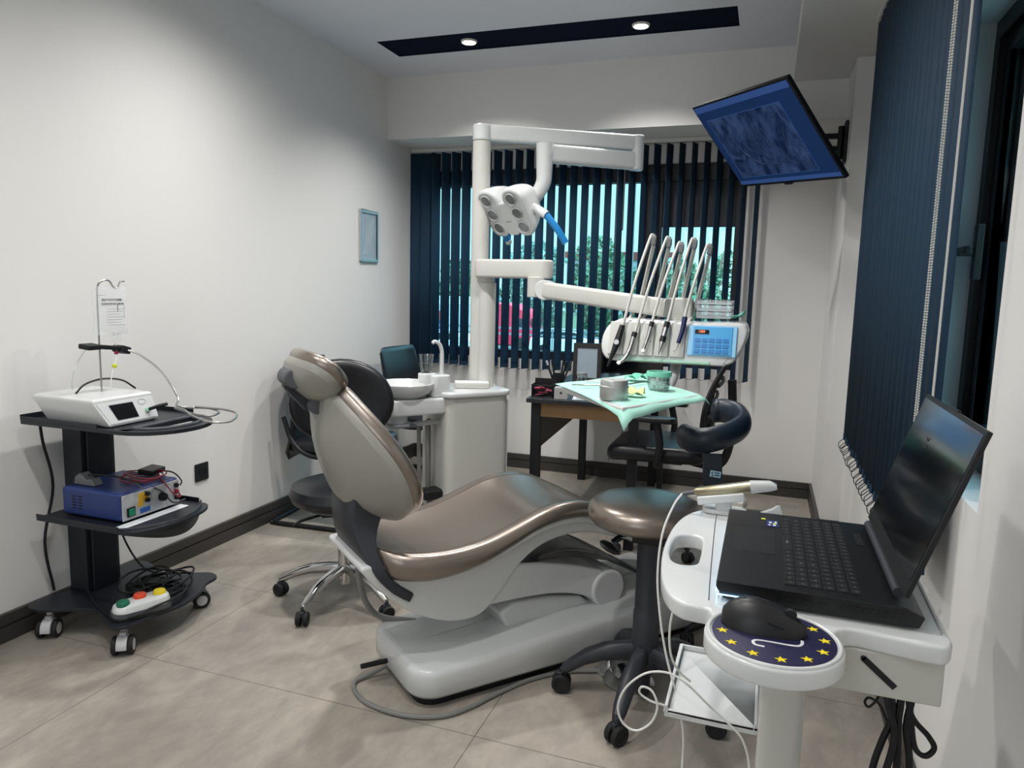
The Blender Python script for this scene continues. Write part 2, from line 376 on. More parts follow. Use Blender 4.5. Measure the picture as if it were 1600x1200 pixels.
downlight(-1.695, 1.09, 'left downlight in the recess above the viewer', 32)
downlight(-.721, 1.09, 'right downlight in the recess above the viewer', 40)
downlight(-1.695, 2.56, 'left downlight in the middle ceiling recess', 62, 158)
downlight(-.721, 2.56, 'right downlight in the middle ceiling recess', 60, 158)

downlight(-1.695, -.55, 'rear left fill downlight added on the ceiling behind the viewer', 10)  # unseen rear pair, added for more overall light
downlight(-.721, -.55, 'rear right fill downlight added on the ceiling behind the viewer', 10)
t = thing('ceiling_light', 'large white square fill light panel added on the ceiling behind the viewer', 'ceiling light', (-1.1, .25, ZC))  # unseen panel, added to lift the ambient light
MB().bb((-.62, -.32, -.03), (.62, .32, 0)).build('fill_housing', 'white_plastic', t)
la = bpy.data.lights.new('fill_panel', 'AREA'); la.shape = 'RECTANGLE'; la.size = 1.15; la.size_y = .55; la.energy = FILL_PANEL_W; la.color = (1.0, .98, .955)
lo = bpy.data.objects.new('fill_panel', la); COL.objects.link(lo); lo.parent = t; lo.location = (0, 0, -.036)

# unseen window frame added on the front wall to hold a soft fill light
f = MB()
for p, q in (((-1.75, YF, 1.0), (-.25, YF+.05, 1.05)), ((-1.75, YF, 2.25), (-.25, YF+.05, 2.30)), ((-1.75, YF, 1.05), (-1.70, YF+.05, 2.25)), ((-.30, YF, 1.05), (-.25, YF+.05, 2.25)), ((-1.02, YF, 1.05), (-.98, YF+.05, 2.25))): f.bb(p, q)
w3 = f.build('fill_window', 'frame_dark', None, bevel=.003); w3['kind'] = 'structure'
la = bpy.data.lights.new('fill_light', 'AREA'); la.shape = 'RECTANGLE'; la.size = 1.38; la.size_y = 1.18; la.energy = FILL_W; la.color = (.90, .96, 1.0)
lo = bpy.data.objects.new('fill_light', la); COL.objects.link(lo); lo.parent = w3; lo.location = (-1.0, YF+.06, 1.65); lo.rotation_euler = (radians(90), 0, 0)
# ------------------------------------------------------------------ blinds
def vertical_blind_back():
    t = thing('vertical_blind', 'dark blue vertical slat blind hanging across the back window, slats turned open', 'blind', (-1.30, 4.87, 2.20))
    MB().bb((-1.20, -.02, .055), (1.21, .025, .082)).build('headrail', 'cream_white', t, bevel=.003)
    n = 31; pitch = 2.36/(n-1); a = radians(70)
    for i in range(n):
        x = -1.165 + i*pitch; w = .0445; aa = a + random.uniform(-.05, .05)
        if i < 2: aa = radians(12)
        d = Vector((cos(aa), sin(aa), 0)); z0 = -1.455 + random.uniform(-.004, .004)
        nr = Vector((-d.y, d.x, 0))
        b = MB(); rows = []
        def sl(u, v, x=x, d=d, nr=nr, z0=z0): 
            s_ = (u-.5)*2; return Vector((x, 0, 0)) + d*w*s_ + nr*(.004*(1-s_*s_)) + Vector((0, 0, z0 + (0.05-z0)*v))
        b.grid(sl, 4, 1)
        b.box(Vector((x, 0, z0+.012)), (.078, .006, .028), (0, 0, aa))
        b.build('slat', 'slat_fabric', t, solid=.0012)
    ch = MB()
    for k, xx in ((0, .32), (1, 1.15)): ch = MB(); ch.cyl((xx, -.035, .05), (xx, -.035, -1.3), .0014, n=6); ch.build('cord', 'grey_cable', t)
    MB().cyl((.365, -.04, .03), (.365, -.04, -.5), .005, n=8).build('wand', 'mid_grey', t)
    lk = MB()
    for i in range(n-1):
        x = -1.165 + i*pitch; lk.tube([(x, .0, -1.45), (x+pitch/2, .0, -1.466), (x+pitch, 0, -1.45)], .0015, n=5, smooth=3)
    lk.build('bottom_chain', 'black_plastic', t)
vertical_blind_back()
def vertical_blind_right():
    t = thing('vertical_blind', 'tall closed dark blue vertical blind on the right wall', 'blind', (.375, 2.48, 2.45))
    MB().bb((-.02, -.66, -.005), (.03, 1.06, .036)).build('headrail', 'cream_white', t, bevel=.003)
    n = 22
    for i in range(n):
        yy = 1.02 - i*.0765; z0 = -1.79 + random.uniform(-.008, .008)
        aa = radians(90 + 14 + random.uniform(-3, 3)); d = Vector((cos(aa), sin(aa), 0)); nr = Vector((-d.y, d.x, 0)); b = MB()
        def sl(u, v, yy=yy, d=d, nr=nr, z0=z0):
            s_ = (u-.5)*2; return Vector((0, yy, 0)) + d*.0445*s_ + nr*(.004*(1-s_*s_)) + Vector((0, 0, z0 + (0-z0)*v))
        b.grid(sl, 4, 1); b.box(Vector((0, yy, z0+.012)), (.08, .006, .028), (0, 0, aa)); b.build('slat', 'slat_fabric', t, solid=.0012)
        lk = MB(); lk.tube([(-.012, yy-.01, z0+.012), (-.036, yy-.03, z0-.006), (-.030, yy-.05, z0-.028), (-.008, yy-.07, z0+.0)], .0016, n=5, smooth=4)
        lk.build('chain_loop', 'black_plastic', t)
    bc = MB()
    for (x0, y0, x1, y1) in ((-.035, -.60, -.035, -.60), (-.035, -.625, -.035, -.625)):
        k = 0
        while k*.0062 < 1.5:
            bc.ell((x0, y0, -k*.0062), (.0027, .0027, .0027), 6, 4); k += 1
        bc.cyl((x0, y0, 0), (x0, y0, -1.5), .0008, n=5)
    bc.build('bead_chain', 'cream_white', t)
    for yy in (-.735, -.745): cc = MB(); cc.cyl((-.03, yy+.0, 0), (-.03, yy, -1.55), .0016, n=6); cc.build('cord', 'cream_white', t)
vertical_blind_right()
# ------------------------------------------------------------------ wall things
t = thing('picture_frame', 'small silver snap frame with a grey print on the left wall', 'picture frame', (XL, 4.265, 1.62))
f = MB(); W, Hh = .235, .33
for p, q in (((0, -W/2, -Hh/2), (.014, -W/2+.02, Hh/2)), ((0, W/2-.02, -Hh/2), (.014, W/2, Hh/2)), ((0, -W/2+.02, -Hh/2), (.014, W/2-.02, -Hh/2+.02)), ((0, -W/2+.02, Hh/2-.02), (.014, W/2-.02, Hh/2))): f.bb(p, q)
f.build('frame', 'alu', t, bevel=.004, seg=3)
mat('print_grey', '#9aa9b4', 0.3, var=.12, vscale=14)
pr = MB().bb((0, -W/2+.02, -Hh/2+.02), (.006, W/2-.02, Hh/2-.02)).build('print', 'print_grey', t)
mk = MB()
for k in range(7):
    yy = -.07 + k*.023; mk.tube([(.0075, yy*.9, .12), (.0075, yy*.5, .02), (.0075, yy*.6, -.05), (.0075, yy*1.1, -.12)], .0012, n=4)
mat('print_line', '#c9d3da', .5); mk.build('print_lines', 'print_line', pr)
t = thing('wall_socket', 'black square power socket low on the left wall', 'power socket', (XL, 2.712, .395))
b = MB().bb((0, -.043, -.043), (.009, .043, .043)); b.build('socket_plate', 'black_plastic', t, bevel=.004)
MB().lathe([(.0215, .009), (.022, .012), (.019, .012), (.019, .0095), (.0, .0095)], axis=(1, 0, 0), n=24).build('socket_insert', 'matte_black', t)

# ------------------------------------------------------------------ outside
mat('asphalt', '#6f7274', .9, var=.15, vscale=.3); mat('truck_red', '#f02c4c', .4); mat('trailer_grey', '#c3ced6', .5); mat('trailer_dark', '#3c4650', .6)
mat('car_white', '#eef4f6', .3); mat('car_glass', '#243038', .1); mat('guardrail_metal', '#8f999c', .4, .6); mat('leaf', '#55795a', .8, var=.35, vscale=3); mat('leaf_far', '#688d80', .8, var=.25, vscale=1)
mat('bark', '#4a3f35', .9); mat('building_wall', '#9fa8ac', .8); mat('roof_red', '#8a4238', .8); mat('grass_strip', '#4c5a3c', .9, var=.3, vscale=2)
GZ = -2.75
o = MB().bb((-90, 8, GZ-.3), (60, 140, GZ)).build('ground_outside', 'asphalt', None); o['kind'] = 'structure'
o = MB().bb((-90, 48.5, GZ), (60, 138, GZ+.05)).build('ground_verge', 'grass_strip', None); o['kind'] = 'structure'
def wheel_mb(b, c, r, w, ax=(0, 1, 0)):
    c = Vector(c); a = Vector(ax); b.lathe([(r*.5, -w/2), (r*.95, -w/2), (r, -w*.35), (r, w*.35), (r*.95, w/2), (r*.5, w/2), (r*.5, w*.3), (0, w*.3)], c, ax, 20)
t = thing('truck', 'red lorry cab pulling a long grey trailer on the road outside', 'truck', (-15.4, 45, GZ))
b = MB(); prof = [(-1.35, .45), (1.35, .45), (1.42, 1.1), (1.38, 1.55), (1.05, 2.35), (.75, 2.75), (-.2, 3.1), (-1.35, 3.15)]
M_ = Matrix(((1, 0, 0, 0), (0, 0, -1, 0), (0, 1, 0, 0), (0, 0, 0, 1)))
b.prism(prof, -1.2, 1.2, M_); b.build('cab', 'truck_red', t, bevel=.1, seg=3)
b = MB().prism([(.2, 1.55), (1.2, 1.55), (.95, 2.2), (.2, 2.2)], 1.2, 1.22, M_); b.build('side_window', 'car_glass', t)
MB().bb((1.37, -1.0, 1.6), (1.3, 1.0, 2.2)).build('windscreen', 'car_glass', t)
b = MB().bb((-13.5, -1.25, 1.0), (-1.7, 1.25, 3.45)); b.build('trailer', 'trailer_grey', t, bevel=.05)
MB().bb((-13.5, -1.27, 2.95), (-1.7, -1.25, 3.3)).build('trailer_lit_edge', 'car_white', t)  # light on the trailer's top edge, painted as a white band
mat('trailer_red', '#b04a48', .5); mat('trailer_blue', '#41507c', .5)
MB().bb((-6.6, -1.275, 1.95), (-4.8, -1.25, 2.5)).build('trailer_emblem', 'trailer_red', t); MB().bb((-6.6, -1.275, 1.2), (-4.8, -1.25, 1.93)).build('trailer_emblem', 'trailer_blue', t)
MB().bb((-13.4, -1.1, .6), (1.0, 1.1, .98)).build('chassis', 'trailer_dark', t)
for x in (.6, -2.6, -10.6, -11.8): b = MB(); wheel_mb(b, (x, -1.05, .5), .5, .35); b.build('wheel', 'rubber', t)
def car(label, loc, rz, L=4.3):
    t = thing('car', label, 'car', loc, rz)
    pr = [(-L/2, .3), (L/2, .3), (L/2, .75), (L/2-.9, .95), (-L/2+.1, 1.0)]
    b = MB().prism(pr, -.85, .85, M_); b.build('car_body', 'car_white', t, bevel=.1, seg=3)
    b = MB().prism([(-L/2+.2, .95), (L/2-1.0, .92), (L/2-1.7, 1.42), (-L/2+.6, 1.45)], -.75, .75, M_); b.build('cabin', 'car_white', t, bevel=.08, seg=3)
    for k in (-1, 1): MB().prism([(-L/2+.45, 1.0), (L/2-1.25, .98), (L/2-1.75, 1.34), (-L/2+.7, 1.36)], k*.752, k*.765, M_).build('side_window', 'car_glass', t)
    MB().box((L/2-1.35, 0, 1.17), (.02, 1.3, .5), (0, radians(-55), 0)).build('windscreen', 'car_glass', t)
    for x in (-1.3, 1.3):
        for y in (-.8, .8): b = MB(); wheel_mb(b, (x, y, .32), .32, .2); b.build('wheel', 'rubber', t)
car('white car parked outside, seen below the rail', (-9.9, 38, -2.25), 0); 
car('second pale car behind the guardrail outside', (-17.0, 36, -2.45), 180)
t = thing('guardrail', 'grey metal guardrail running along the road outside', 'guardrail', (-8, 34.5, GZ))
for z in (1.75, 2.05): MB().bb((-16, -.03, z), (12, .03, z+.09)).build('rail', 'guardrail_metal', t)
for k in range(15): MB().bb((-16+2*k, .03, 0), (-15.92+2*k, .1, 2.15)).build('post', 'guardrail_metal', t)
def tree(x, y, h, r, label, lm='leaf', seed=0):
    rd = random.Random(seed); t = thing('tree', label, 'tree', (x, y, GZ), group='trees beyond the road')
    b = MB(); n0 = int(1500)
    for i in range(n0):
        a = rd.uniform(0, 2*pi); q = rd.uniform(-1, 1); rr = rd.uniform(.55, 1)**.6; zz = h*.53 + q*h*.45
        R_ = r*sqrt(max(0, 1-q*q*.85))*rr*(1+.25*sin(a*3+seed)+.2*sin(q*7+seed)); c = Vector((R_*cos(a), R_*sin(a), zz))
        s_ = rd.uniform(.14, .32); d1 = Vector((rd.gauss(0, 1), rd.gauss(0, 1), rd.gauss(0, 1))).normalized(); d2 = d1.orthogonal().normalized()
        b.add([c-d1*s_, c+d2*s_*.6, c+d1*s_, c-d2*s_*.6], [(0, 1, 2, 3)])
    b.build('foliage', lm, t, smooth=False)
    b = MB().tube([(0, 0, 0), (.1, 0, h*.3), (0, .1, h*.6)], lambda q: .18*(1-.6*q), n=8); b.build('trunk', 'bark', t)
tl = [(-27, 63, 6.4, 2.3), (-23.8, 55, 6.3, 2.2), (-20.6, 63, 7.0, 2.3), (-17.2, 55, 7.8, 2.3), (-14.0, 63, 8.9, 2.4), (-11.2, 55, 7.0, 2.2), (-8.2, 63, 7.2, 2.3), (-5.6, 55, 6.2, 2.2), (-2.6, 63, 7.6, 2.4), (.4, 55, 6.4, 2.2), (3.4, 63, 6.8, 2.3)]
tlab = ['hazy tree outside at the far left of the window', 'tree outside behind the trailer, left of the white column', 'tree outside just behind the white column', 'tall green tree outside behind the red lorry cab', 'tallest tree outside, right of the lorry cab', 'tree outside left of the red roofed building', 'tree outside in front of the red roofed building', 'tree outside behind the window mullion', 'bushy tree outside in the right casement', 'tree outside at the right end of the casement', 'tree outside beyond the right window edge']
for i, (x, y, h_, r_) in enumerate(tl): tree(x, y, h_, r_, tlab[i], 'leaf' if i % 3 else 'leaf_far', i)
t = thing('building', 'long pale building with a red roof far beyond the trees', 'building', (-24, 122, GZ))
MB().bb((-9, 0, 0), (9, 10, 9.3)).build('wall', 'building_wall', t); MB().bb((-9.3, -.3, 9.3), (9.3, 10.3, 10.6)).build('roof', 'roof_red', t); MB().bb((-3, 2, 10.6), (-2.3, 3, 12)).build('chimney', 'building_wall', t)
o = thing('street_lamp', 'thin grey lamp post outside, right part of the large pane', 'street lamp', (-5.9, 33, GZ))
MB().cyl((0, 0, 0), (0, 0, 9.5), .09, .05, 10).build('pole', 'guardrail_metal', o); MB().box((.4, 0, 9.5), (.9, .2, .1)).build('lamp_head', 'guardrail_metal', o)
# ------------------------------------------------------------------ dental chair (local x = towards the foot end, y = away from the viewer's side)
def pad_rings(outline, thick, r, n=4, inner=(.8, .55, .3, .08), dome=0.0, back=True):
    xs = [p[0] for p in outline]; ys = [p[1] for p in outline]; cx = (min(xs)+max(xs))/2; cy = (min(ys)+max(ys))/2
    def sc(ring, k, z): return [Vector((cx + (p.x-cx)*k, cy + (p.y-cy)*k, z)) for p in ring]
    bot = [shift_ring(outline, r - r*sin(pi/2*(1-k/n)), -r*(1-cos(pi/2*(1-k/n)))) for k in range(n+1)]
    top = [shift_ring(outline, thick - r + r*sin(pi/2*k/n), -r*(1-cos(pi/2*k/n))) for k in range(n+1)]
    lo = [sc(bot[0], k, bot[0][0].z - dome*(1-k*k)*.0) for k in reversed(inner)]
    hi = [sc(top[-1], k, thick + dome*(1-k*k)) for k in inner]
    return lo + bot + top + hi
def outline_from(wfn, L, n=20): # symmetric outline, half width wfn(h) for h 0..1 -> (x, y)
    R_ = [(wfn(i/n), L*i/n) for i in range(n+1)]; Lf = [(-w, y) for w, y in reversed(R_)]
    return R_ + Lf
def interp(tbl):
    def f(x):
        for (a, va), (b, vb) in zip(tbl, tbl[1:]):
            if x <= b:
                t = (x-a)/(b-a); t = max(0, min(1, t)); return va + (vb-va)*(t*t*(3-2*t))
        return tbl[-1][1]
    return f
def linterp(tbl):
    def f(x):
        P_ = tbl
        if x <= P_[0][0]: return P_[0][1]
        for i in range(len(P_)-1):
            if x <= P_[i+1][0]:
                (a, va), (b, vb) = P_[i], P_[i+1]
                m0 = (vb-P_[i-1][1])/(b-P_[i-1][0]) if i > 0 else (vb-va)/(b-a)
                m1 = (P_[i+2][1]-va)/(P_[i+2][0]-a) if i+2 < len(P_) else (vb-va)/(b-a)
                h = b-a; t = (x-a)/h
                return (2*t**3-3*t*t+1)*va + (t**3-2*t*t+t)*h*m0 + (-2*t**3+3*t*t)*vb + (t**3-t*t)*h*m1
        return P_[-1][1]
    return f
CH = thing('dental_chair', 'bronze and white dental treatment chair on its long white floor base', 'dental chair', (-.93, 1.93, 0), 49.8)
# base plate: low white body, wide near end, swelling housing towards the foot end
ol = rrect(1.26, .43, .09, 8, .575, .165)
b = MB(); zt = linterp([(-.05, .135), (.3, .14), (.62, .15), (.80, .20), (.95, .235), (1.08, .21), (1.25, .13)])
rings = []
for k in range(5): a = pi/2*k/4; rings.append(shift_ring(ol, .035, -.012) if k == 0 else None)
rings = [shift_ring(ol, .03, -.012), shift_ring(ol, .045, 0.0)]
for k in range(6):
    a = pi/2*k/5; r_ = shift_ring(ol, 0, -.022*(1-cos(a)))
    rings.append([Vector((p.x, p.y, zt(p.x) - .022 + .022*sin(a) - .012*(abs(p.y-.165)/.21)**2)) for p in r_])
for k in (.85, .65, .45, .25, .1):
    r_ = rings[7]; rings.append([Vector((.60+(p.x-.60)*1.0 if False else p.x, .165+(p.y-.165)*k, zt(p.x) - .012*(abs((p.y-.165)*k)/.21)**2)) for p in r_])
b.loft(rings); b.build('base_cover', 'gloss_white', CH, sharp=60)
b = MB().prism(shift_ring(ol, 0, -.03) and [(p.x, p.y) for p in shift_ring(ol, 0, -.03)], 0.0, .032); b.build('base_plinth', 'matte_black', CH)
# lift arm: curved white arm ending in the round pivot
def side_prism(mb, pts, t0, t1): # outline in (s,z), extruded along t
    n = len(pts); vs = [Vector((p[0], t, p[1])) for t in (t0, t1) for p in pts]
    return mb.add(vs, [tuple(range(n)), tuple(range(2*n-1, n-1, -1))] + [(i, n+i, n+(i+1) % n, (i+1) % n) for i in range(n)])
top = smooth_path([(.10, .36, 0), (.28, .385, 0), (.40, .375, 0), (.50, .355, 0), (.60, .33, 0), (.72, .292, 0)], 5)
bot = smooth_path([(.72, .16, 0), (.62, .215, 0), (.50, .245, 0), (.36, .255, 0), (.22, .255, 0), (.10, .25, 0)], 5)
b = MB(); side_prism(b, [(p.x, p.y) for p in top] + [(p.x, p.y) for p in bot], .04, .30); b.build('lift_arm', 'gloss_white', CH, bevel=.012, seg=3)
b = MB(); b.cyl((.735, .03, .222), (.735, .31, .222), .072, n=40); b.build('pivot_drum', 'gloss_white', CH, bevel=.008, seg=3)
b = MB(); b.cyl((.735, .028, .222), (.735, .0305, .222), .062, n=40); b.build('pivot_cap', 'light_grey', CH, bevel=.003)
b = MB(); side_prism(b, [(.33, .14), (.30, .20), (.35, .232), (.50, .222), (.64, .20), (.70, .15), (.66, .12), (.40, .12)], .07, .27); b.build('scissor_cover', 'gloss_white', CH, bevel=.015, seg=3)
# translucent grey bellows cover above the arm
tp = smooth_path([(.33, .385, 0), (.45, .40, 0), (.58, .395, 0), (.74, .345, 0), (.90, .255, 0)], 5); bt = [(.90, .235), (.74, .32), (.58, .362), (.45, .37), (.33, .36)]
b = MB(); side_prism(b, [(p.x, p.y) for p in tp] + bt, .05, .29); b.build('arm_cover', 'smoke_plastic', CH, bevel=.008)
# hull under the seat
hull = smooth_path([(-.20, .455, 0), (-.155, .40, 0), (-.10, .345, 0), (-.02, .285, 0), (.09, .238, 0), (.20, .235, 0), (.28, .30, 0), (.36, .39, 0), (.47, .445, 0), (.62, .452, 0), (.80, .40, 0), (.95, .335, 0)], 4)
up = smooth_path([(.95, .36, 0), (.80, .44, 0), (.62, .50, 0), (.47, .505, 0), (.34, .47, 0), (.20, .42, 0), (.05, .41, 0), (-.06, .43, 0), (-.14, .47, 0), (-.20, .47, 0)], 4)
b = MB(); side_prism(b, [(p.x, p.y) for p in hull] + [(p.x, p.y) for p in up], .03, .37); b.build('seat_hull', 'gloss_white', CH, bevel=.02, seg=4)
# white tray rim directly beneath the cushion
zc = linterp([(-.16, .515), (-.08, .500), (0, .495), (.1, .497), (.2, .513), (.3, .545), (.4, .580), (.5, .594), (.6, .582), (.72, .530), (.85, .462), (.97, .408), (1.12, .365)])
def seat_w(s): # half width around t=.2
    return linterp([(-.17, .06), (-.15, .13), (-.11, .19), (-.05, .225), (.05, .245), (.3, .25), (.6, .245), (.85, .225), (1.02, .20), (1.09, .16), (1.12, .08)])(s)
def seat_body(mb, lift0, lift1, grow, dish, s0=-.17, s1=1.12, N=44, r=.03):
    rings = []
    for i in range(N+1):
        q = i/N; s_ = s0 + (s1-s0)*(q - .035*sin(2*pi*q)); w = max(.02, seat_w(s_) + grow); z0 = zc(s_) + (lift0(s_) if callable(lift0) else lift0); z1 = zc(s_) + lift1; ring = []
        r2 = min(r, w*.5); hh = (z1-z0)/2
        prof = []
        for k in range(7): a = -pi/2 + pi*k/6; prof.append((w - r2 + r2*cos(a), z0 + hh + hh*sin(a)))
        for k in (.86, .72, .55, .35, .15): prof.append(((w-r2)*k, z1 - dish*(1-k*k)*min(1, w/.2)))
        full = prof + [(-x, z) for x, z in reversed(prof)]
        for x, z in full: ring.append(Vector((s_, .2 - x, z)))
        rings.append(ring)
    mb.loft(rings)
b = MB(); seat_body(b, lambda s_: -.088 + .03*min(1, max(0, (s_-.0)/.35)), 0.0, 0, .022); b.build('seat_cushion', 'bronze_leather', CH, sharp=70)
sm_ = MB()
for sg in (-1, 1):
    pts = [(s_, .2 + sg*(seat_w(s_)-.055), zc(s_) - .0055) for s_ in [-.06+.05*k for k in range(22)]]
    sm_.tube(pts, .0022, n=6, smooth=2)
sm_.build('seat_seam', 'bronze_leather_dark', CH)
b = MB(); seat_body(b, -.085, -.045, -.022, .0, -.155, 1.09); b.build('seat_tray', 'gloss_white', CH, sharp=70)
# hinge arm (dark grey crescent)
hl = [(-.185, .72), (-.205, .658), (-.212, .595), (-.193, .505), (-.152, .428), (-.10, .37), (-.05, .335)]
hr = [(-.035, .362), (-.085, .40), (-.12, .44), (-.140, .50), (-.138, .545), (-.115, .60), (-.105, .66), (-.12, .72)]
hl = [(p.x, p.y) for p in smooth_path([(a, c_, 0) for a, c_ in hl], 4)]; hr = [(p.x, p.y) for p in smooth_path([(a, c_, 0) for a, c_ in hr], 4)]
def resample(P_, n):
    P_ = [Vector((x, z, 0)) for x, z in P_]; L_ = [0]
    for a, c_ in zip(P_, P_[1:]): L_.append(L_[-1] + (c_-a).length)
    out = []
    for k in range(n):
        q = L_[-1]*k/(n-1); i = max(j for j in range(len(L_)) if L_[j] <= q + 1e-9); i = min(i, len(P_)-2); out.append(P_[i].lerp(P_[i+1], (q-L_[i])/max(1e-9, L_[i+1]-L_[i])))
    return out
b = MB(); rings = []
for k, (l_, r_) in enumerate(zip(resample(hl, 16), resample(hr[::-1], 16))):
    q = k/15; w = .105 + .067*min(1, max(0, (q-.30)/.35))**1.3; e = (r_-l_)
    ring = []
    for a, t_ in ((0, .92), (.06, 1), (.94, 1), (1, .92), (1, -.92), (.94, -1), (.06, -1), (0, -.92)):
        p = l_ + e*a; ring.append(Vector((p.x, .19 + w*t_*-1, p.y)))
    rings.append(ring)
b.loft(rings); b.build('hinge_arm', 'charcoal_plastic', CH, bevel=.004, sharp=50)
# backrest
lean = radians(27)
E1 = Vector((-sin(lean), 0, cos(lean))); NF = Vector((cos(lean), 0, sin(lean))); TT = Vector((0, 1, 0))
OB = Vector((-.065, .2, .57))
def bmap(p, depth0): # p.x across (t), p.y up, p.z depth forward; concave wrap, slight lumbar curve
    wrap = .55*p.x*p.x; lum = .10*(p.y-.22)**2
    return OB + TT*p.x + E1*p.y + NF*(p.z + depth0 + wrap - lum*.6)
wf_ = linterp([(0, .10), (.05, .165), (.15, .222), (.32, .25), (.52, .238), (.72, .192), (.88, .135), (.96, .10), (1.0, .06)])
ob = outline_from(wf_, .475, 26)
ob = [(p.x, p.y) for p in smooth_path([(x, y, 0) for x, y in ob], 1, True)]
rr_ = pad_rings(ob, .058, .028, 5, dome=-.012)
b = MB(); b.loft([[bmap(p, .012) for p in q] for q in rr_]); b.build('backrest_cushion', 'bronze_leather', CH, sharp=70)
def dome_shell(outline, depth, inset, cy, lipz=.022, pw=2.2, front=None):
    o_ = shift_ring(outline, 0, -inset); rings = [[Vector((p.x, p.y, lipz)) for p in shift_ring(outline, 0, -inset-.012)], [Vector((p.x, p.y, lipz)) for p in o_]]
    for k in (1, .985, .96, .92, .86, .78, .68, .56, .42, .28, .14, .04):
        rings.append([Vector((p.x*k, cy + (p.y-cy)*k, -depth*(1-k**pw))) for p in o_])
    return rings
b = MB(); b.loft([[bmap(p, .0) for p in q] for q in dome_shell(ob, .105, .004, .17)]); b.build('backrest_shell', 'shell_beige', CH, sharp=70)
# headrest: chain of three drums and an oval pad
la_ = radians(47); E2 = Vector((-sin(la_), 0, cos(la_))); N2 = Vector((cos(la_), 0, sin(la_)))
b = MB()
P0, P1, P2 = Vector((-.287, 0, .945)), Vector((-.322, 0, .987)), Vector((-.357, 0, 1.026))
for p, r_, w_ in ((P0, .0285, .045), (P2, .0285, .045)): b.cyl(p + TT*(.2-w_), p + TT*(.2+w_), r_, n=28)
b.build('headrest_joint', 'mid_grey', CH, bevel=.003)
b = MB(); b.beam(P0 + TT*.2, P2 + TT*.2, .07, .036, (0, 1, 0)); b.build('headrest_link', 'charcoal_plastic', CH, bevel=.006)
for p in (P0, P2): b = MB(); b.cyl(p + TT*.148, p + TT*.153, .026, n=28); b.build('joint_cap', 'mid_grey', CH, bevel=.002)
b = MB(); b.beam(P0 + TT*.2, Vector((-.245, .2, .86)), .05, .022, (0, 1, 0)); b.build('headrest_bar', 'alu', CH, bevel=.004)
HP = Vector((-.234, .2, .963))
def hmap(p, d0): return HP + TT*p.x + E2*p.y + N2*(p.z + d0 + 1.2*p.x*p.x)
oh = outline_from(linterp([(0, .05), (.06, .085), (.2, .12), (.5, .138), (.8, .118), (.94, .08), (1, .045)]), .172, 22)
b = MB(); b.loft([[hmap(p, 0) for p in q] for q in pad_rings(oh, .05, .024, 5, dome=-.006)]); b.build('headrest_pad', 'bronze_leather', CH, sharp=70)
b = MB(); b.loft([[hmap(p, -.012) for p in q] for q in dome_shell(oh, .046, .004, .086, pw=3)]); b.build('headrest_shell', 'shell_beige', CH, sharp=70)
# joystick, hose
b = MB(); b.cyl((-.045, .2, .062), (-.052, .2, .062), .024, n=20); b.cyl((-.05, .2, .062), (-.145, .2, .064), .0085, n=14); b.build('joystick', 'matte_black', CH, bevel=.002)
b = MB().tube([(-.12, .30, .40), (-.105, .33, .31), (-.075, .35, .21), (-.015, .36, .14), (.09, .30, .125)], .011, n=10); b.build('drain_hose', 'grey_cable', CH)
tag(MB().tube([(-1.08, 2.07, .06), (-1.17, 2.0, .012), (-1.196, 1.94, .008), (-1.14, 1.875, .008), (-1.057, 1.842, .008), (-.947, 1.838, .008), (-.85, 1.875, .008), (-.79, 1.95, .008), (-.735, 2.06, .008), (-.66, 2.18, .008), (-.56, 2.27, .008), (-.46, 2.31, .012)], .007, n=8).build('floor_cable', 'grey_cable', None), 'grey round cable looping on the floor past the end of the white chair base', 'cable')

# foot control (chrome) under the stool
t = thing('foot_control', 'chrome foot control pedal on the floor under the round stool', 'foot pedal', (-.40, 2.33, 0), -35)
b = MB().lathe([(.085, 0), (.088, .008), (.07, .02), (.0, .026)], (.05, 0, 0), n=32); b.build('pedal_disc', 'steel', t)
b = MB().prism(rrect(.14, .12, .02, 4), 0, .012); b.build('pedal_plate', 'alu', t, bevel=.003)
b = MB().cyl((-.045, 0, .01), (-.045, 0, .055), .011, .008, 16); b.build('knob', 'chrome', t, bevel=.002)
b = MB().lathe([(.04, .014), (.055, .03), (.045, .042), (.0, .048)], (.05, 0, 0), n=28); b.build('pedal_dome', 'chrome', t)

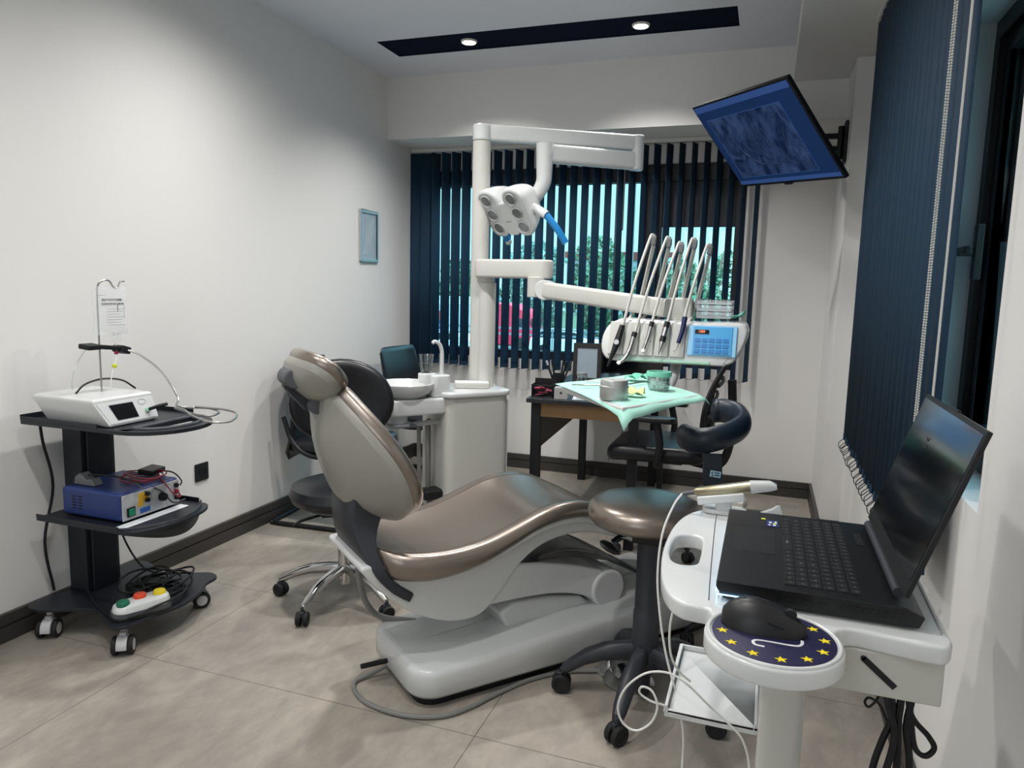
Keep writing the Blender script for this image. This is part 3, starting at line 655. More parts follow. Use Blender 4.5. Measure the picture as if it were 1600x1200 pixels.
# ------------------------------------------------------------------ round stool in front
def star_base(t, r, n, a0, hub_z, mt, caster_r=.027, arm_w=.034, rim='wheel_grey', drop=.03, wheel_m='rubber', arm_h=1.0):
    for k in range(n):
        a = radians(a0) + 2*pi*k/n; d = Vector((cos(a), sin(a), 0)); b = MB(); rings = []
        for q, w, h_, z in ((.0, arm_w*.8, .045, hub_z), (.25, arm_w, .042, hub_z-.002), (.5, arm_w*.98, .038, hub_z-drop*.18), (.72, arm_w*.9, .034, hub_z-drop*.5), (.9, arm_w*.8, .030, hub_z-drop*.95), (1.0, arm_w*.6, .022, hub_z-drop*1.2)):
            h_ *= arm_h
            c = d*(r*q) + Vector((0, 0, z)); s_ = Vector((-d.y, d.x, 0))
            rings.append([c + s_*(w/2)*x + Vector((0, 0, h_/2*y)) for x, y in ((-.6, -1), (.6, -1), (1, -.5), (1, .4), (.55, 1), (-.55, 1), (-1, .4), (-1, -.5))])
        b.loft(rings); b.build('base_arm', mt, t, bevel=.003, sharp=55)
        c = d*r; ca = a + 1.1 + k*.9; e = Vector((cos(ca), sin(ca), 0)); cb = MB()
        cc = c + Vector((0, 0, caster_r)); off = Vector((-e.y, e.x, 0))*.012
        cb.cyl(c + Vector((0, 0, caster_r*1.4)), c + Vector((0, 0, hub_z-drop*1.1)), .007, n=10)
        cb.box(cc + Vector((0, 0, caster_r*.75)), (.016, .03, caster_r*.8), (0, 0, ca))
        cs = cb.build('caster', 'charcoal_plastic', t, bevel=.003)
        for sg in (-1, 1):
            w_ = MB(); w_.lathe([(caster_r*.4, -.009), (caster_r*.9, -.009), (caster_r, -.005), (caster_r, .005), (caster_r*.9, .009), (caster_r*.62, .009), (caster_r*.58, .006), (0, .006)], cc + e*(.014*sg), e*sg, 24)
            w_.build('wheel', wheel_m, cs)
ST = thing('stool', 'round bronze saddle stool on a black five-star base beside the laptop cart', 'stool', (-.297, 2.207, 0))
DZ = .055
prof = [(.0, .612), (.08, .612), (.135, .608), (.16, .600), (.175, .585), (.181, .565), (.178, .548), (.165, .535), (.14, .530), (.0, .530)]
b = MB().lathe([(r_, z+DZ) for r_, z in reversed(prof)], (-.018, 0, 0), n=56); b.build('seat', 'bronze_leather', ST)
b = MB(); b.bb((-.10, -.07, .505+DZ), (.10, .07, .531+DZ)); b.bb((-.05, -.045, .475+DZ), (.05, .045, .507+DZ)); b.build('seat_plate', 'matte_black', ST, bevel=.004)
b = MB(); b.tube([(-.04, .0, .49+DZ), (-.09, -.02, .485+DZ), (-.11, -.05, .475+DZ)], .006, n=8); b.ell((-.115, -.07, .462+DZ), (.034, .024, .012), 18, 8, Euler((.2, .5, .3)).to_matrix()); b.build('lever', 'black_plastic', ST)
b = MB().lathe([(.030, .17), (.042, .18), (.042, .30), (.039, .305), (.039, .49+DZ)], n=32); b.build('column_cover', 'charcoal_plastic', ST)
b = MB().lathe([(.018, .02), (.022, .03), (.022, .09), (.05, .12), (.05, .165), (.036, .185), (.03, .19)], n=32); b.build('hub', 'charcoal_plastic', ST)
star_base(ST, .262, 5, -97.5, .165, 'charcoal_plastic', .031, .052, drop=.075, arm_h=1.35)
# ------------------------------------------------------------------ dental unit
def frame_m(x, y, rz): return Matrix.Translation((x, y, 0)) @ Matrix.Rotation(radians(rz), 4, 'Z')
CF = frame_m(-.93, 1.93, 49.8)
def cf(s_, t_, z): return CF @ Vector((s_, t_, z))
def put(mb, root, src=None): # move mesh-builder points (world, or frame src) into root's local frame
    R_ = frame_m(root.location.x, root.location.y, 0) ; R_ = Matrix.Translation(root.location) @ root.rotation_euler.to_matrix().to_4x4()
    I_ = R_.inverted(); A = I_ @ src if src is not None else I_
    mb.v = [tuple(A @ Vector(v)) for v in mb.v]; return mb
_o = cf(.76, 1.28, 0)
DU = thing('dental_unit', 'white dental unit: cabinet with spittoon, tall column, lamp arm and instrument console', 'dental unit', (_o.x, _o.y, 0), 49.8)
b = MB(); b.prism(rrect(.35, .32, .05, 6, .765, 1.28), 0.02, .775); put(b, DU, CF).build('cabinet', 'cream_white', DU, bevel=.003)
b = MB(); soft_slab(b, rrect(.375, .35, .06, 6, .765, 1.28), .775, .803, .01); put(b, DU, CF).build('cabinet_top', 'gloss_white', DU)
b = MB(); b.prism([(.93, 1.13), (.935, 1.13), (.935, 1.43), (.93, 1.43)], .05, .75); put(b, DU, CF).build('cabinet_side', 'light_grey', DU)
b = MB(); soft_slab(b, rrect(.34, .17, .07, 6, .46, 1.22), .700, .778, .012); put(b, DU, CF).build('spittoon_arm', 'gloss_white', DU)
b = MB(); b.lathe([(.05, .70), (.05, .66), (.075, .655), (.075, .65), (.0, .65)], (.38, 1.22, 0), n=28); put(b, DU, CF).build('arm_pivot', 'light_grey', DU)
b = MB(); b.lathe([(.0, .775), (.07, .775), (.085, .78), (.118, .80), (.134, .822), (.137, .845), (.133, .850), (.128, .845), (.12, .825), (.08, .80), (.02, .793), (.0, .793)], (.425, 1.235, 0), n=48); put(b, DU, CF).build('spittoon_bowl', 'gloss_white', DU)
b = MB(); soft_slab(b, rrect(.10, .12, .03, 5, .585, 1.215), .778, .885, .01); soft_slab(b, rrect(.085, .07, .03, 5, .53, 1.215), .845, .892, .008)
put(b, DU, CF).build('fountain_housing', 'gloss_white', DU)
b = MB(); b.tube([(.60, 1.20, .88), (.60, 1.20, .96), (.598, 1.20, 1.0), (.585, 1.198, 1.03), (.56, 1.196, 1.043), (.548, 1.195, 1.035)], lambda q: .011-.003*q, n=12); put(b, DU, CF).build('spout', 'gloss_white', DU)
# suction group
b = MB(); b.beam((.36, 1.20, .645), (.60, 1.20, .655), .03, .02); put(b, DU, CF).build('suction_bar', 'alu', DU, bevel=.003)
for (x, y0_) in ((.50, 1.24), (.535, 1.22), (.56, 1.26)):
    b = MB(); b.tube([(x, y0_, .66), (x+.003, y0_, .45), (x+.02, y0_+.02, .25), (x+.07, y0_+.03, .14)], .011, n=8); put(b, DU, CF).build('suction_hose', 'grey_cable', DU)
b = MB(); b.box((.56, 1.20, .30), (.12, .09, .05)); put(b, DU, CF).build('hose_filter', 'black_plastic', DU, bevel=.012)
mat('green_tint', '#9cc9b4', .4)
b = MB(); b.bb((.30, 1.10, .655), (.44, 1.30, .662)); put(b, DU, CF).build('drip_tray', 'clear_plastic', DU)
# column
PX, PY = -1.385, 3.443
b = MB(); b.cyl((PX, PY, .80), (PX, PY, 2.018), .0445, n=36); put(b, DU).build('column', 'cream_white', DU)
b = MB(); b.cyl((PX+.05, PY-.015, .80), (PX+.05, PY-.015, 1.328), .0435, n=36); put(b, DU).build('column_sleeve', 'cream_white', DU)
b = MB(); b.lathe([(.075, .803), (.07, .815), (.045, .82)], (PX+.02, PY, 0), n=32); put(b, DU).build('column_foot', 'gloss_white', DU)
# lamp arm
def rbar(p0, p1, w, h, r=.012): # rounded horizontal bar
    b = MB(); p0, p1 = Vector(p0), Vector(p1); d = (p1-p0); L = d.length; d.normalize(); x = Vector((d.y, -d.x, 0)).normalized(); z = x.cross(d)
    ring = [x*px_ + z*py_ for px_, py_ in rrect(w, h, r, 4)]
    return b.loft([[p + q for q in ring] for p in (p0, p1)])
b = MB(); b.cyl((PX, PY, 2.02), (PX, PY, 2.098), .046, n=36); put(b, DU).build('lamp_arm_collar', 'gloss_white', DU, bevel=.008, seg=3)
J = Vector((-.690, 3.865, 0))
b = rbar((PX+.02, PY+.012, 2.062), (J.x, J.y, 2.062), .055, .078, .014); put(b, DU).build('lamp_arm', 'gloss_white', DU, bevel=.002)
b = MB(); b.cyl((J.x, J.y, 1.925), (J.x, J.y, 2.100), .036, n=32); put(b, DU).build('lamp_arm_joint', 'gloss_white', DU, bevel=.006, seg=3)
K = Vector((-1.094, 3.56, 0))
b = rbar((J.x, J.y, 1.972), (K.x, K.y, 1.972), .06, .092, .02); put(b, DU).build('spring_arm', 'gloss_white', DU, bevel=.002)
b = MB(); b.tube([(K.x, K.y, 2.018), (K.x, K.y, 1.95), (K.x, K.y, 1.89), (K.x-.004, K.y, 1.83), (K.x-.03, K.y-.01, 1.775), (K.x-.07, K.y-.025, 1.725)], lambda q: .045 - .012*q, n=24); put(b, DU).build('gooseneck', 'gloss_white', DU, sharp=60)
Nn = Vector((-.34, -.74, -.58)).normalized(); Rr = Vector((.92, -.38, .02)); Rr = (Rr - Nn*Rr.dot(Nn)).normalized(); Cc = Nn.cross(Rr)
if Cc.z > 0: Cc = -Cc
LC = Vector((-1.232, 3.40, 1.668))
def lw(a, c_, n_): return LC + (Rr*a + Cc*c_ + Nn*n_)*1.10
lobes = []
for sx_ in (-1, 1):
    o_ = rrect(.128, .235, .058, 6, 0, 0); o_ = [(x*(1 - .12*(y > 0)), y) for x, y in o_]
    rings = [[lw(sx_*.076 + p.x, p.y, .012) for p in shift_ring(o_, 0, -.016)], [lw(sx_*.076 + p.x, p.y, .014) for p in shift_ring(o_, 0, -.012)], [lw(sx_*.076 + p.x, p.y, .006) for p in shift_ring(o_, 0, -.002)]]
    for k in (1, .97, .9, .8, .66, .5, .3, .1): rings.append([lw(sx_*.076*(.55+.45*k) + p.x*k, p.y*(k*.9+.1*k), -.15*(1-k**2.4)**.8 - .002) for p in shift_ring(o_, 0, 0)])
    b = MB(); b.loft(rings); lo_ = put(b, DU).build('lamp_head', 'gloss_white', DU, sharp=70)
    for k in (-1, 0, 1):
        c0 = lw(sx_*.076 + .004*k, .068*k, .012); b = MB(); b.lathe([(.030, 0), (.0315, .003), (.029, .006), (.0265, .003), (.026, 0)], c0, Nn, 28); put(b, DU).build('lens_ring', 'light_grey', lo_)
        b = MB(); b.lathe([(.0, .003), (.012, .001), (.0255, -.001), (.0255, .0035), (0, .0045)], c0, Nn, 24); put(b, DU).build('lens', 'dark_lens' if 'dark_lens' in MATS else mat('dark_lens', '#85878a', .25, .5), lo_)
b = MB(); o_ = rrect(.07, .16, .02, 4); b.loft([[lw(p.x, p.y+.03, .010) for p in shift_ring(o_, 0, 0)], [lw(p.x, p.y+.03, -.06) for p in shift_ring(o_, 0, 0)]]); hb = put(b, DU).build('lamp_bridge', 'gloss_white', DU, bevel=.006)
for k in (-1, 0, 1): b = MB(); b.box(lw(.012*k, .04, .0105), (.006, .004, .004)); put(b, DU).build('lamp_button', 'mid_grey', hb)
g0 = lw(.145, .02, -.045); g1 = lw(.185, .045, -.04); g2 = lw(.25, .175, -.02)
b = MB(); b.tube([lw(.10, .0, -.05), g0, g1], .021, n=20); put(b, DU).build('handle_stub', 'gloss_white', DU)
b = MB(); b.tube([g1, (g1+g2)/2 + Rr*.006, g2], .0165, n=20); put(b, DU).build('handle_grip', 'blue_grip', DU)
h0 = lw(-.12, .02, -.045); h1 = lw(-.128, .05, -.045); h2 = lw(-.11, .17, -.04)
b = MB(); b.tube([h0, h1, h2], .0165, n=20); put(b, DU).build('handle_grip', 'blue_grip', DU)
b = MB(); b.ell(h2, (.018, .018, .018), 16, 8); put(b, DU).build('handle_cap', 'gloss_white', DU)
# delivery arm
b = MB(); soft_slab(b, [(p[0], p[1]) for p in rrect(.40, .11, .054, 8, -1.185, 3.39)], 1.352, 1.442, .012); put(b, DU).build('delivery_arm', 'cream_white', DU)
b = MB(); b.cyl((PX+.045, PY-.02, 1.33), (PX+.045, PY-.02, 1.353), .043, n=32); put(b, DU).build('delivery_collar', 'cream_white', DU)
A0 = Vector((-1.045, 3.33, 0))
b = MB(); b.cyl((A0.x-.005, A0.y, 1.262), (A0.x-.005, A0.y, 1.36), .040, n=32); put(b, DU).build('arm_knuckle', 'cream_white', DU, bevel=.005)
b = MB(); b.cyl((A0.x+.05, A0.y-.045, 1.298), (A0.x+.05, A0.y+.03, 1.298), .047, n=36); put(b, DU).build('arm_pivot_disc', 'gloss_white', DU, bevel=.005)
b = rbar((A0.x+.05, A0.y-.02, 1.298), (-.40, 3.12, 1.235), .055, .078, .015); put(b, DU).build('balance_arm', 'cream_white', DU, bevel=.002)
# console
co = [(-.645, 1.085), (-.640, 1.125), (-.622, 1.160), (-.585, 1.184), (-.54, 1.190), (-.30, 1.184), (-.10, 1.190), (-.068, 1.170), (-.064, 1.140), (-.080, 1.085), (-.108, 1.037), (-.14, 1.020), (-.176, 1.015), (-.484, 1.015), (-.60, 1.018), (-.635, 1.045)]
co = [(p.x, p.y) for p in smooth_path([(x, z, 0) for x, z in co], 3, True)]
Myz = Matrix(((1, 0, 0, 0), (0, 0, 1, 0), (0, 1, 0, 0), (0, 0, 0, 1)))
b = MB(); rings = []
cxx, czz = -.355, 1.10
def crg(grow, y, k=1.0): return [Vector((p.x, y, p.y)) for p in shift_ring(co, 0, -grow if True else 0)]
ccw = sum((co[i][0]*co[(i+1) % len(co)][1] - co[(i+1) % len(co)][0]*co[i][1]) for i in range(len(co))) > 0
sg_ = 1 if ccw else -1
def cring(inset, y): return [Vector((p.x, y + (p.y-czz)*.35, p.y)) for p in shift_ring(co, 0, -inset*sg_)]
for ins, y in ((.014, 2.972), (.006, 2.975), (.001, 2.985), (0, 3.0), (0, 3.13), (.003, 3.16), (.012, 3.18)): rings.append(cring(ins, y))
b.loft(rings); con = put(b, DU).build('console', 'gloss_white', DU, sharp=50)
def cpt(x, z, d=0.0): return Vector((x, 2.972 - d + (z-czz)*.35, z))   # point on the console's leaning front face
def cplate(x0, x1, z0, z1, d, th=.004):
    b = MB(); n_ = Vector((0, -1, .35)).normalized(); c0 = cpt((x0+x1)/2, (z0+z1)/2) + n_*d
    ang = math.atan(.35); b.box(c0, (x1-x0, th, abs(z1-z0)/cos(ang)), (ang*-1, 0, 0)); return b
b = MB()
xs_ = [-.612, -.548, -.486, -.424, -.362, -.300]
for a_, c_ in zip(xs_, xs_[1:]):
    n_ = Vector((0, -1, .35)).normalized(); b.box(cpt((a_+c_)/2, 1.108) + n_*.004, (c_-a_-.004, .012, .142), (-math.atan(.35), 0, 0))
put(b, DU).build('holder_panel', 'cream_white', con, bevel=.004, seg=3)
b = cplate(-.56, -.20, 1.018, 1.030, .006, .012); put(b, DU).build('console_lip', 'green_tint', con, bevel=.003)
mat('keypad_blue', '#4aa3dd', .25); mat('key_dark', '#2f7cc0', .3); mat('key_edge', '#8fc9ee', .25)
b = cplate(-.292, -.104, 1.052, 1.172, .004, .006); put(b, DU).build('keypad_film', 'key_edge', con, bevel=.003)
b = cplate(-.272, -.122, 1.058, 1.166, .008, .004); kp = put(b, DU).build('keypad', 'keypad_blue', con, bevel=.001)
b = cplate(-.266, -.212, 1.138, 1.153, .0115, .003); put(b, DU).build('display', 'screen_black', kp)
for i in range(5):
    for j in range(3): b = cplate(-.264+.027*i, -.243+.027*i, 1.064+.021*j, 1.078+.021*j, .0112, .002); put(b, DU).build('key', 'key_dark', kp)
mat('led_red', '#ff6a4a', .5, emit='#ff7a55', es=1.5)
n_ = Vector((0, -1, .35)).normalized(); o_ = cpt(-.240, 1.1455) + n_*.0138
Mt = axes(o_, (1, 0, 0), (0, .35, 1)); Ri = (Matrix.Translation(DU.location) @ DU.rotation_euler.to_matrix().to_4x4()).inverted()
text_mesh('1303', .013, 'display_digits', 'led_red', kp, Ri @ Mt)
b = MB(); b.bb((-.40, 3.15, 1.16), (-.30, 3.24, 1.28)); put(b, DU).build('console_mount', 'cream_white', DU, bevel=.01)
# whip arms and hoses, handpieces
tips = [(-.479, 1.535), (-.415, 1.525), (-.364, 1.504), (-.311, 1.520), (-.249, 1.497)]
rb = [(-.530, 1.262), (-.465, 1.258), (-.410, 1.254), (-.352, 1.259), (-.290, 1.253)]
rt = [(-.566, 1.185), (-.510, 1.182), (-.445, 1.182), (-.372, 1.184), (-.312, 1.186)]
hpt = [[(-.555, 1.151), (-.57, 1.08), (-.598, .985)], [(-.501, 1.125), (-.514, 1.061), (-.551, .999)], [(-.436, 1.169), (-.446, 1.112), (-.461, 1.054)], [(-.375, 1.171), (-.385, 1.114), (-.399, 1.041)], [(-.308, 1.194), (-.313, 1.143), (-.325, 1.091)]]
for i in range(5):
    tp_, r0, r1 = tips[i], rb[i], rt[i]
    b = MB(); b.tube([(r1[0], 3.14, r1[1]-.01), (r1[0]+.012, 3.17, r1[1]+.02), (r0[0]-.008, 3.2, r0[1]-.03), (r0[0], 3.205, r0[1])], .0065, n=10)
    b.cyl((r0[0], 3.205, r0[1]-.012), (r0[0], 3.205, r0[1]+.012), .010, n=14)
    b.tube([(r0[0], 3.205, r0[1]), (tp_[0]+.006, 3.125, tp_[1]-.04)], .0058, n=10, smooth=0)
    b.tube([(r0[0]+.009, 3.205, r0[1]), (tp_[0]+.014, 3.125, tp_[1]-.04)], .0035, n=8, smooth=0)
    put(b, DU).build('whip_arm', 'cream_white', DU)
    b = MB(); b.ell((tp_[0]+.012, 3.115, tp_[1]-.018), (.011, .012, .026), 14, 8); b.box((tp_[0]+.012, 3.105, tp_[1]-.02), (.020, .014, .038), (0, .15, 0)); put(b, DU).build('whip_tip', 'grey_plastic', DU, bevel=.004)
n_ = Vector((0, -1, .35)).normalized()
hl_ = ['black scaler handpiece, leftmost on the instrument console', 'bent chrome turbine handpiece, second from the left on the console', 'slim chrome handpiece in the middle of the console', 'chrome motor handpiece with black cuff and needle tip on the console', 'navy blue syringe handle beside the blue keypad on the console']
for i in range(5):
    P_ = [cpt(x, z) + n_*(.034 + (.012 if k == 2 and i == 1 else 0)) for k, (x, z) in enumerate(hpt[i])]
    t = thing('dental_handpiece', hl_[i], 'handpiece', P_[1], 0)
    tp_ = tips[i]; q0, q1, q2 = P_
    hose = MB(); hose.tube([q0, q0 + (q0-q1)*.5, (tp_[0]*.45+q0.x*.55, 3.02, (tp_[1]+q0.z)/2), (tp_[0]-.006, 3.10, tp_[1]-.02), (tp_[0]+.004, 3.118, tp_[1]+.004), (tp_[0]+.016, 3.12, tp_[1]-.012)], .0062, n=10)
    put(hose, t).build('hose', 'cream_white', t)
    d01 = q1-q0
    if i == 0:
        b = MB(); b.tube([q0, q0.lerp(q1, .5), q1], lambda q: .0115+.004*q, n=16); put(b, t).build('body', 'black_plastic', t)
        b = MB(); b.tube([q1, q1.lerp(q2, .5), q2], lambda q: .0145-.0105*q, n=16); put(b, t).build('tip', 'matte_black', t)
        b = MB(); b.cyl(q1 + n_*.008, q1 + n_*.0165, .0105, n=18); put(b, t).build('badge', 'light_grey', t)
    elif i == 1:
        b = MB(); b.tube([q0, q0.lerp(q1, .3)], .0115, n=16, smooth=0); put(b, t).build('cuff', 'black_plastic', t)
        b = MB(); b.tube([q0.lerp(q1, .25), q1, q1.lerp(q2, .6) + Vector((.006, 0, -.006)), q2], lambda q: .0115-.0045*q, n=16); b.cyl(q2 + n_*.008, q2 - n_*.008, .008, n=14); put(b, t).build('body', 'steel', t)
    elif i == 2:
        b = MB(); b.tube([q0, q0.lerp(q1, .35)], .0105, n=16, smooth=0); put(b, t).build('cuff', 'black_plastic', t)
        b = MB(); b.tube([q0.lerp(q1, .3), q1, q2], lambda q: .0105-.004*q, n=16); b.cyl(q2 + n_*.007, q2 - n_*.007, .007, n=14); put(b, t).build('body', 'steel', t)
    elif i == 3:
        b = MB(); b.tube([q0, q0.lerp(q1, .4)], .012, n=16, smooth=0); put(b, t).build('cuff', 'black_plastic', t)
        b = MB(); b.tube([q0.lerp(q1, .4), q1], .0125, n=16, smooth=0); put(b, t).build('body', 'steel', t)
        b = MB(); b.tube([q1, q1.lerp(q2, .3)], .0125, n=16, smooth=0); put(b, t).build('ring', 'black_plastic', t)
        b = MB(); b.tube([q1.lerp(q2, .3), q1.lerp(q2, .6), q2], lambda q: .011-.0095*q, n=14); put(b, t).build('tip', 'chrome', t)
    else:
        mat('navy', '#1d2350', .3); b = MB(); b.tube([q0, q1, q2], lambda q: .0105-.002*q, n=16); put(b, t).build('body', 'navy', t, bevel=.002)
        b = MB(); b.tube([q2, q2 + Vector((-.006, 0, -.02)), q2 + Vector((-.018, -.004, -.032))], .0028, n=8); put(b, t).build('nozzle', 'cream_white', t)
# bracket tray on its arm, in front of the console
TR = [Vector((-.665, 2.381)), Vector((-.363, 1.985)), Vector((-.165, 2.397)), Vector((-.461, 2.83))]
mat('mint_cloth', '#a6dccd', .85, bump=.1, bscale=250); mat('mint_cloth_dark', '#6fc0a8', .8)
b = MB(); ctr = sum(TR, Vector((0, 0)))/4; o_ = [(ctr + (p-ctr)*.95) for p in TR]
ol_ = [(p.x, p.y) for p in smooth_path([(a.lerp(b_, k).x, a.lerp(b_, k).y, 0) for a, b_ in zip(o_, o_[1:]+o_[:1]) for k in (.06, .35, .65, .94)], 2, True)]
soft_slab(b, ol_, .955, .976, .006); put(b, DU).build('bracket_tray', 'gloss_white', DU)
b = MB(); b.tube([(-.33, 2.55, .945), (-.33, 2.62, .94), (-.34, 2.85, .95), (-.345, 3.05, .98), (-.345, 3.08, 1.03)], .022, n=14); b.cyl((-.33, 2.55, .93), (-.33, 2.55, .957), .05, n=24); put(b, DU).build('tray_arm', 'light_grey', DU)
# lamp-side objects
t = thing('drinking_glass', 'clear plastic drinking cup on the spittoon fountain', 'cup', cf(.525, 1.215, .893))
MB().lathe([(.0, .0), (.026, .0), (.030, .045), (.031, .05), (.037, .088), (.0355, .088), (.029, .05), (.025, .004), (.0, .004)], n=28).build('cup_wall', 'clear_plastic', t)
MB().lathe([(.0, .0045), (.0248, .0045), (.0275, .04), (.0, .04)], n=24).build('cup_water', 'clear_plastic', t)
t = thing('napkin_pack', 'flat cream pack of napkins on top of the dental unit cabinet', 'napkin pack', cf(.79, 1.25, .8035), 49.8-25)
MB().bb((-.085, -.045, 0), (.085, .045, .026)).build('pack', 'cream_white', t, bevel=.004)
MB().bb((-.083, -.043, .026), (.083, .043, .030)).build('top_napkin', 'paper', t, bevel=.001)
# cloth over the tray
b = MB(); NN = 26
def clothpt(u, v):
    a = TR[0].lerp(TR[3], v); c_ = TR[1].lerp(TR[2], v); k = 1.06; u2 = .5 + (u-.5)*k
    p = a.lerp(c_, u2); z = .978
    ed = max(0, u-.93)/.07; ev = max(0, .06-v)/.06; er = max(0, v-.95)/.05
    z -= .030*ed*(1-v*.6) + .034*ev*(u**3); z += .0016*sin(u*17+v*5)*sin(v*13)
    if er > 0 and u > .5: z -= .02*er
    return Vector((p.x + .006*sin(v*9)*ed, p.y, z))
b.grid(clothpt, NN, NN); t = b.build('tray_cloth', 'mint_cloth', None, solid=.0015); tag(t, 'pale mint green paper cloth draped over the instrument tray', 'cloth')
def at(u, v): p = clothpt(u, v); return Vector((p.x, p.y, .980))
t = thing('metal_tin', 'round brushed metal tin with lid on the mint cloth', 'tin', (-.418, 2.135, .980))
MB().lathe([(.0, 0), (.040, 0), (.0425, .003), (.0425, .034), (.0, .034)], n=40).build('tin_body', 'tin_metal' if 'tin_metal' in MATS else mat('tin_metal', '#b9bbba', .42, .55), t)
MB().lathe([(.0, .034), (.0435, .034), (.044, .037), (.0435, .040), (.041, .042), (.041, .056), (.039, .059), (.0, .058)], n=40).build('tin_lid', 'tin_metal', t)
mat('cotton', '#f2f7f3', .9, bump=.6, bscale=60); mat('mint_plastic', '#7fd0b8', .35)
t = thing('cotton_jar', 'ribbed clear jar of cotton pellets with a mint green rim on the tray', 'jar', (-.322, 2.405, .980))
MB().lathe([(.0, 0), (.030, 0), (.034, .006), (.037, .02), (.038, .045), (.036, .05), (.0345, .05), (.036, .044), (.035, .02), (.032, .006), (.0, .004)], n=36).build('jar_wall', 'clear_plastic', t)
MB().lathe([(.0365, .046), (.041, .047), (.042, .058), (.040, .062), (.036, .062), (.036, .046)], n=36).build('jar_rim', 'mint_plastic', t)
b = MB(); rd = random.Random(3)
for k in range(110):
    a = rd.uniform(0, 6.28); r_ = .0265*rd.random()**.3; b.ell((r_*cos(a), r_*sin(a), .010 + .036*rd.random()), (.0075, .0065, .0065), 8, 5)
o = b.build('cotton_pellets', 'cotton', t); o['kind'] = 'stuff'
mat('pale_yellow', '#d8dfa4', .8)
b = MB(); b.grid(lambda u, v: Vector(((u-.5)*.07, (v-.5)*.05, .004 + .026*abs(sin(u*6+v*4))*(1-abs(2*v-1)*.6))), 14, 10)
t = b.build('gauze_wad', 'pale_yellow', None, solid=.001); t.location = (-.375, 2.22, .981); tag(t, 'crumpled pale yellow gauze between the tin and the jar', 'gauze')
b = MB(); b.grid(lambda u, v: Vector(((u-.5)*.10, (v-.5)*.08, .005 + .022*abs(sin(u*7+v*3))*(1-abs(2*u-1)*.5))), 14, 10)
t = b.build('face_mask', 'mint_cloth_dark', None, solid=.001); t.location = (-.42, 2.62, .982); tag(t, 'crumpled green mask lying at the back of the tray', 'mask')
for k, (u, v, a, L_) in enumerate(((.30, .20, .3, .13), (.36, .30, .5, .14), (.25, .38, .1, .12), (.42, .62, 1.2, .13))):
    p = at(u, v); t = thing('dental_probe', ['steel probe nearest the tin on the mint cloth', 'steel probe lying behind the metal tin', 'short steel probe at the left corner of the mint cloth', 'steel probe lying beside the green mask'][k], 'dental instrument', (p.x, p.y, .984), math.degrees(a))
    MB().tube([(-L_/2, 0, .004), (L_/2, 0, .003)], .0028, n=8, smooth=0).build('handle', 'steel', t)
    MB().tube([(L_/2, 0, .003), (L_/2+.015, .003, .005), (L_/2+.022, .008, .008)], .0011, n=6).build('tip', 'chrome', t)
# boxes on the console
for k, (z0, h_, lab) in enumerate(((1.2, .028, 'lowest clear instrument box on the console'), (1.229, .026, 'middle clear box stacked on the console'), (1.256, .020, 'topmost shallow clear box of burs on the console'))):
    t = thing('instrument_box', lab, 'instrument box', (-.20, 3.07, z0), -2)
    MB().bb((-.07, -.045, 0), (.07, .045, h_)).build('box_body', 'clear_plastic', t, bevel=.002)
    MB().bb((-.065, -.04, .001), (.065, .04, h_*.35)).build('box_tray', 'light_grey', t)
    if k == 2:
        rd = random.Random(5); b = MB()
        for i in range(26): x, y = rd.uniform(-.058, .058), rd.uniform(-.034, .034); b.cyl((x, y, h_*.35), (x, y, h_+.003), .0018, n=6)
        b.build('bur_rack', 'steel', t)
b = MB(); b.grid(lambda u, v: Vector(((u-.5)*.055, (v-.5)*.07, .006 + .030*u*(1-.6*v) + .006*sin(u*8+v*6))), 12, 10)
t = b.build('green_wipe', 'mint_plastic', None, solid=.001); t.location = (-.105, 3.05, 1.2); tag(t, 'crumpled mint green wipe at the right end of the console', 'wipe')
# ------------------------------------------------------------------ wall screen
mat('screen_blue', '#16264f', .22); mat('xray_light', '#2c4076', .3); mat('xray_mid', '#223565', .3); mat('xray_dark', '#142548', .3); mat('xray_line', '#3c5284', .3)
def screen_material():
    m = bpy.data.materials.new('screen_image'); m.use_nodes = True; n = m.node_tree; b = n.nodes['Principled BSDF']
    t = n.nodes.new('ShaderNodeTexCoord'); w = n.nodes.new('ShaderNodeTexNoise'); w.inputs['Scale'].default_value = 9; w.inputs['Detail'].default_value = 5; w.inputs['Distortion'].default_value = 1.2
    mp = n.nodes.new('ShaderNodeMapping'); mp.inputs['Scale'].default_value = (1.3, 1, .55); n.links.new(t.outputs['Object'], mp.inputs[0]); n.links.new(mp.outputs[0], w.inputs['Vector'])
    r = n.nodes.new('ShaderNodeValToRGB'); r.color_ramp.elements[0].position = .35; r.color_ramp.elements[0].color = lin('#101f40'); r.color_ramp.elements[1].position = .66; r.color_ramp.elements[1].color = lin('#37496f')
    n.links.new(w.outputs[0], r.inputs[0]); n.links.new(r.outputs[0], b.inputs['Base Color']); n.links.new(r.outputs[0], b.inputs['Emission Color']); b.inputs['Emission Strength'].default_value = .3; b.inputs['Roughness'].default_value = .2
    MATS['screen_image'] = m
screen_material()
mat('screen_ui', '#14284c', .2, emit='#14284c', es=.5); mat('screen_bar', '#2c4474', .2, emit='#2c4474', es=.5)
tv = thing('wall_monitor', 'large tilted flat screen showing a blue dental x-ray, on a wall arm', 'monitor', (-.081, 3.83, 2.047))
TVR = Euler((.728, .086, -1.019)).to_matrix().to_4x4()
def tvp(mb): mb.v = [tuple(TVR @ Vector(v)) for v in mb.v]; return mb
Wt, Ht = .885, .522
b = tvp(MB().bb((-Wt/2, 0, -Ht/2), (Wt/2, .022, Ht/2))); b.build('housing', 'matte_black', tv, bevel=.004)
b = tvp(MB().bb((-.27, .022, -.24), (.27, .05, .10))); b.build('rear_housing', 'matte_black', tv, bevel=.012)
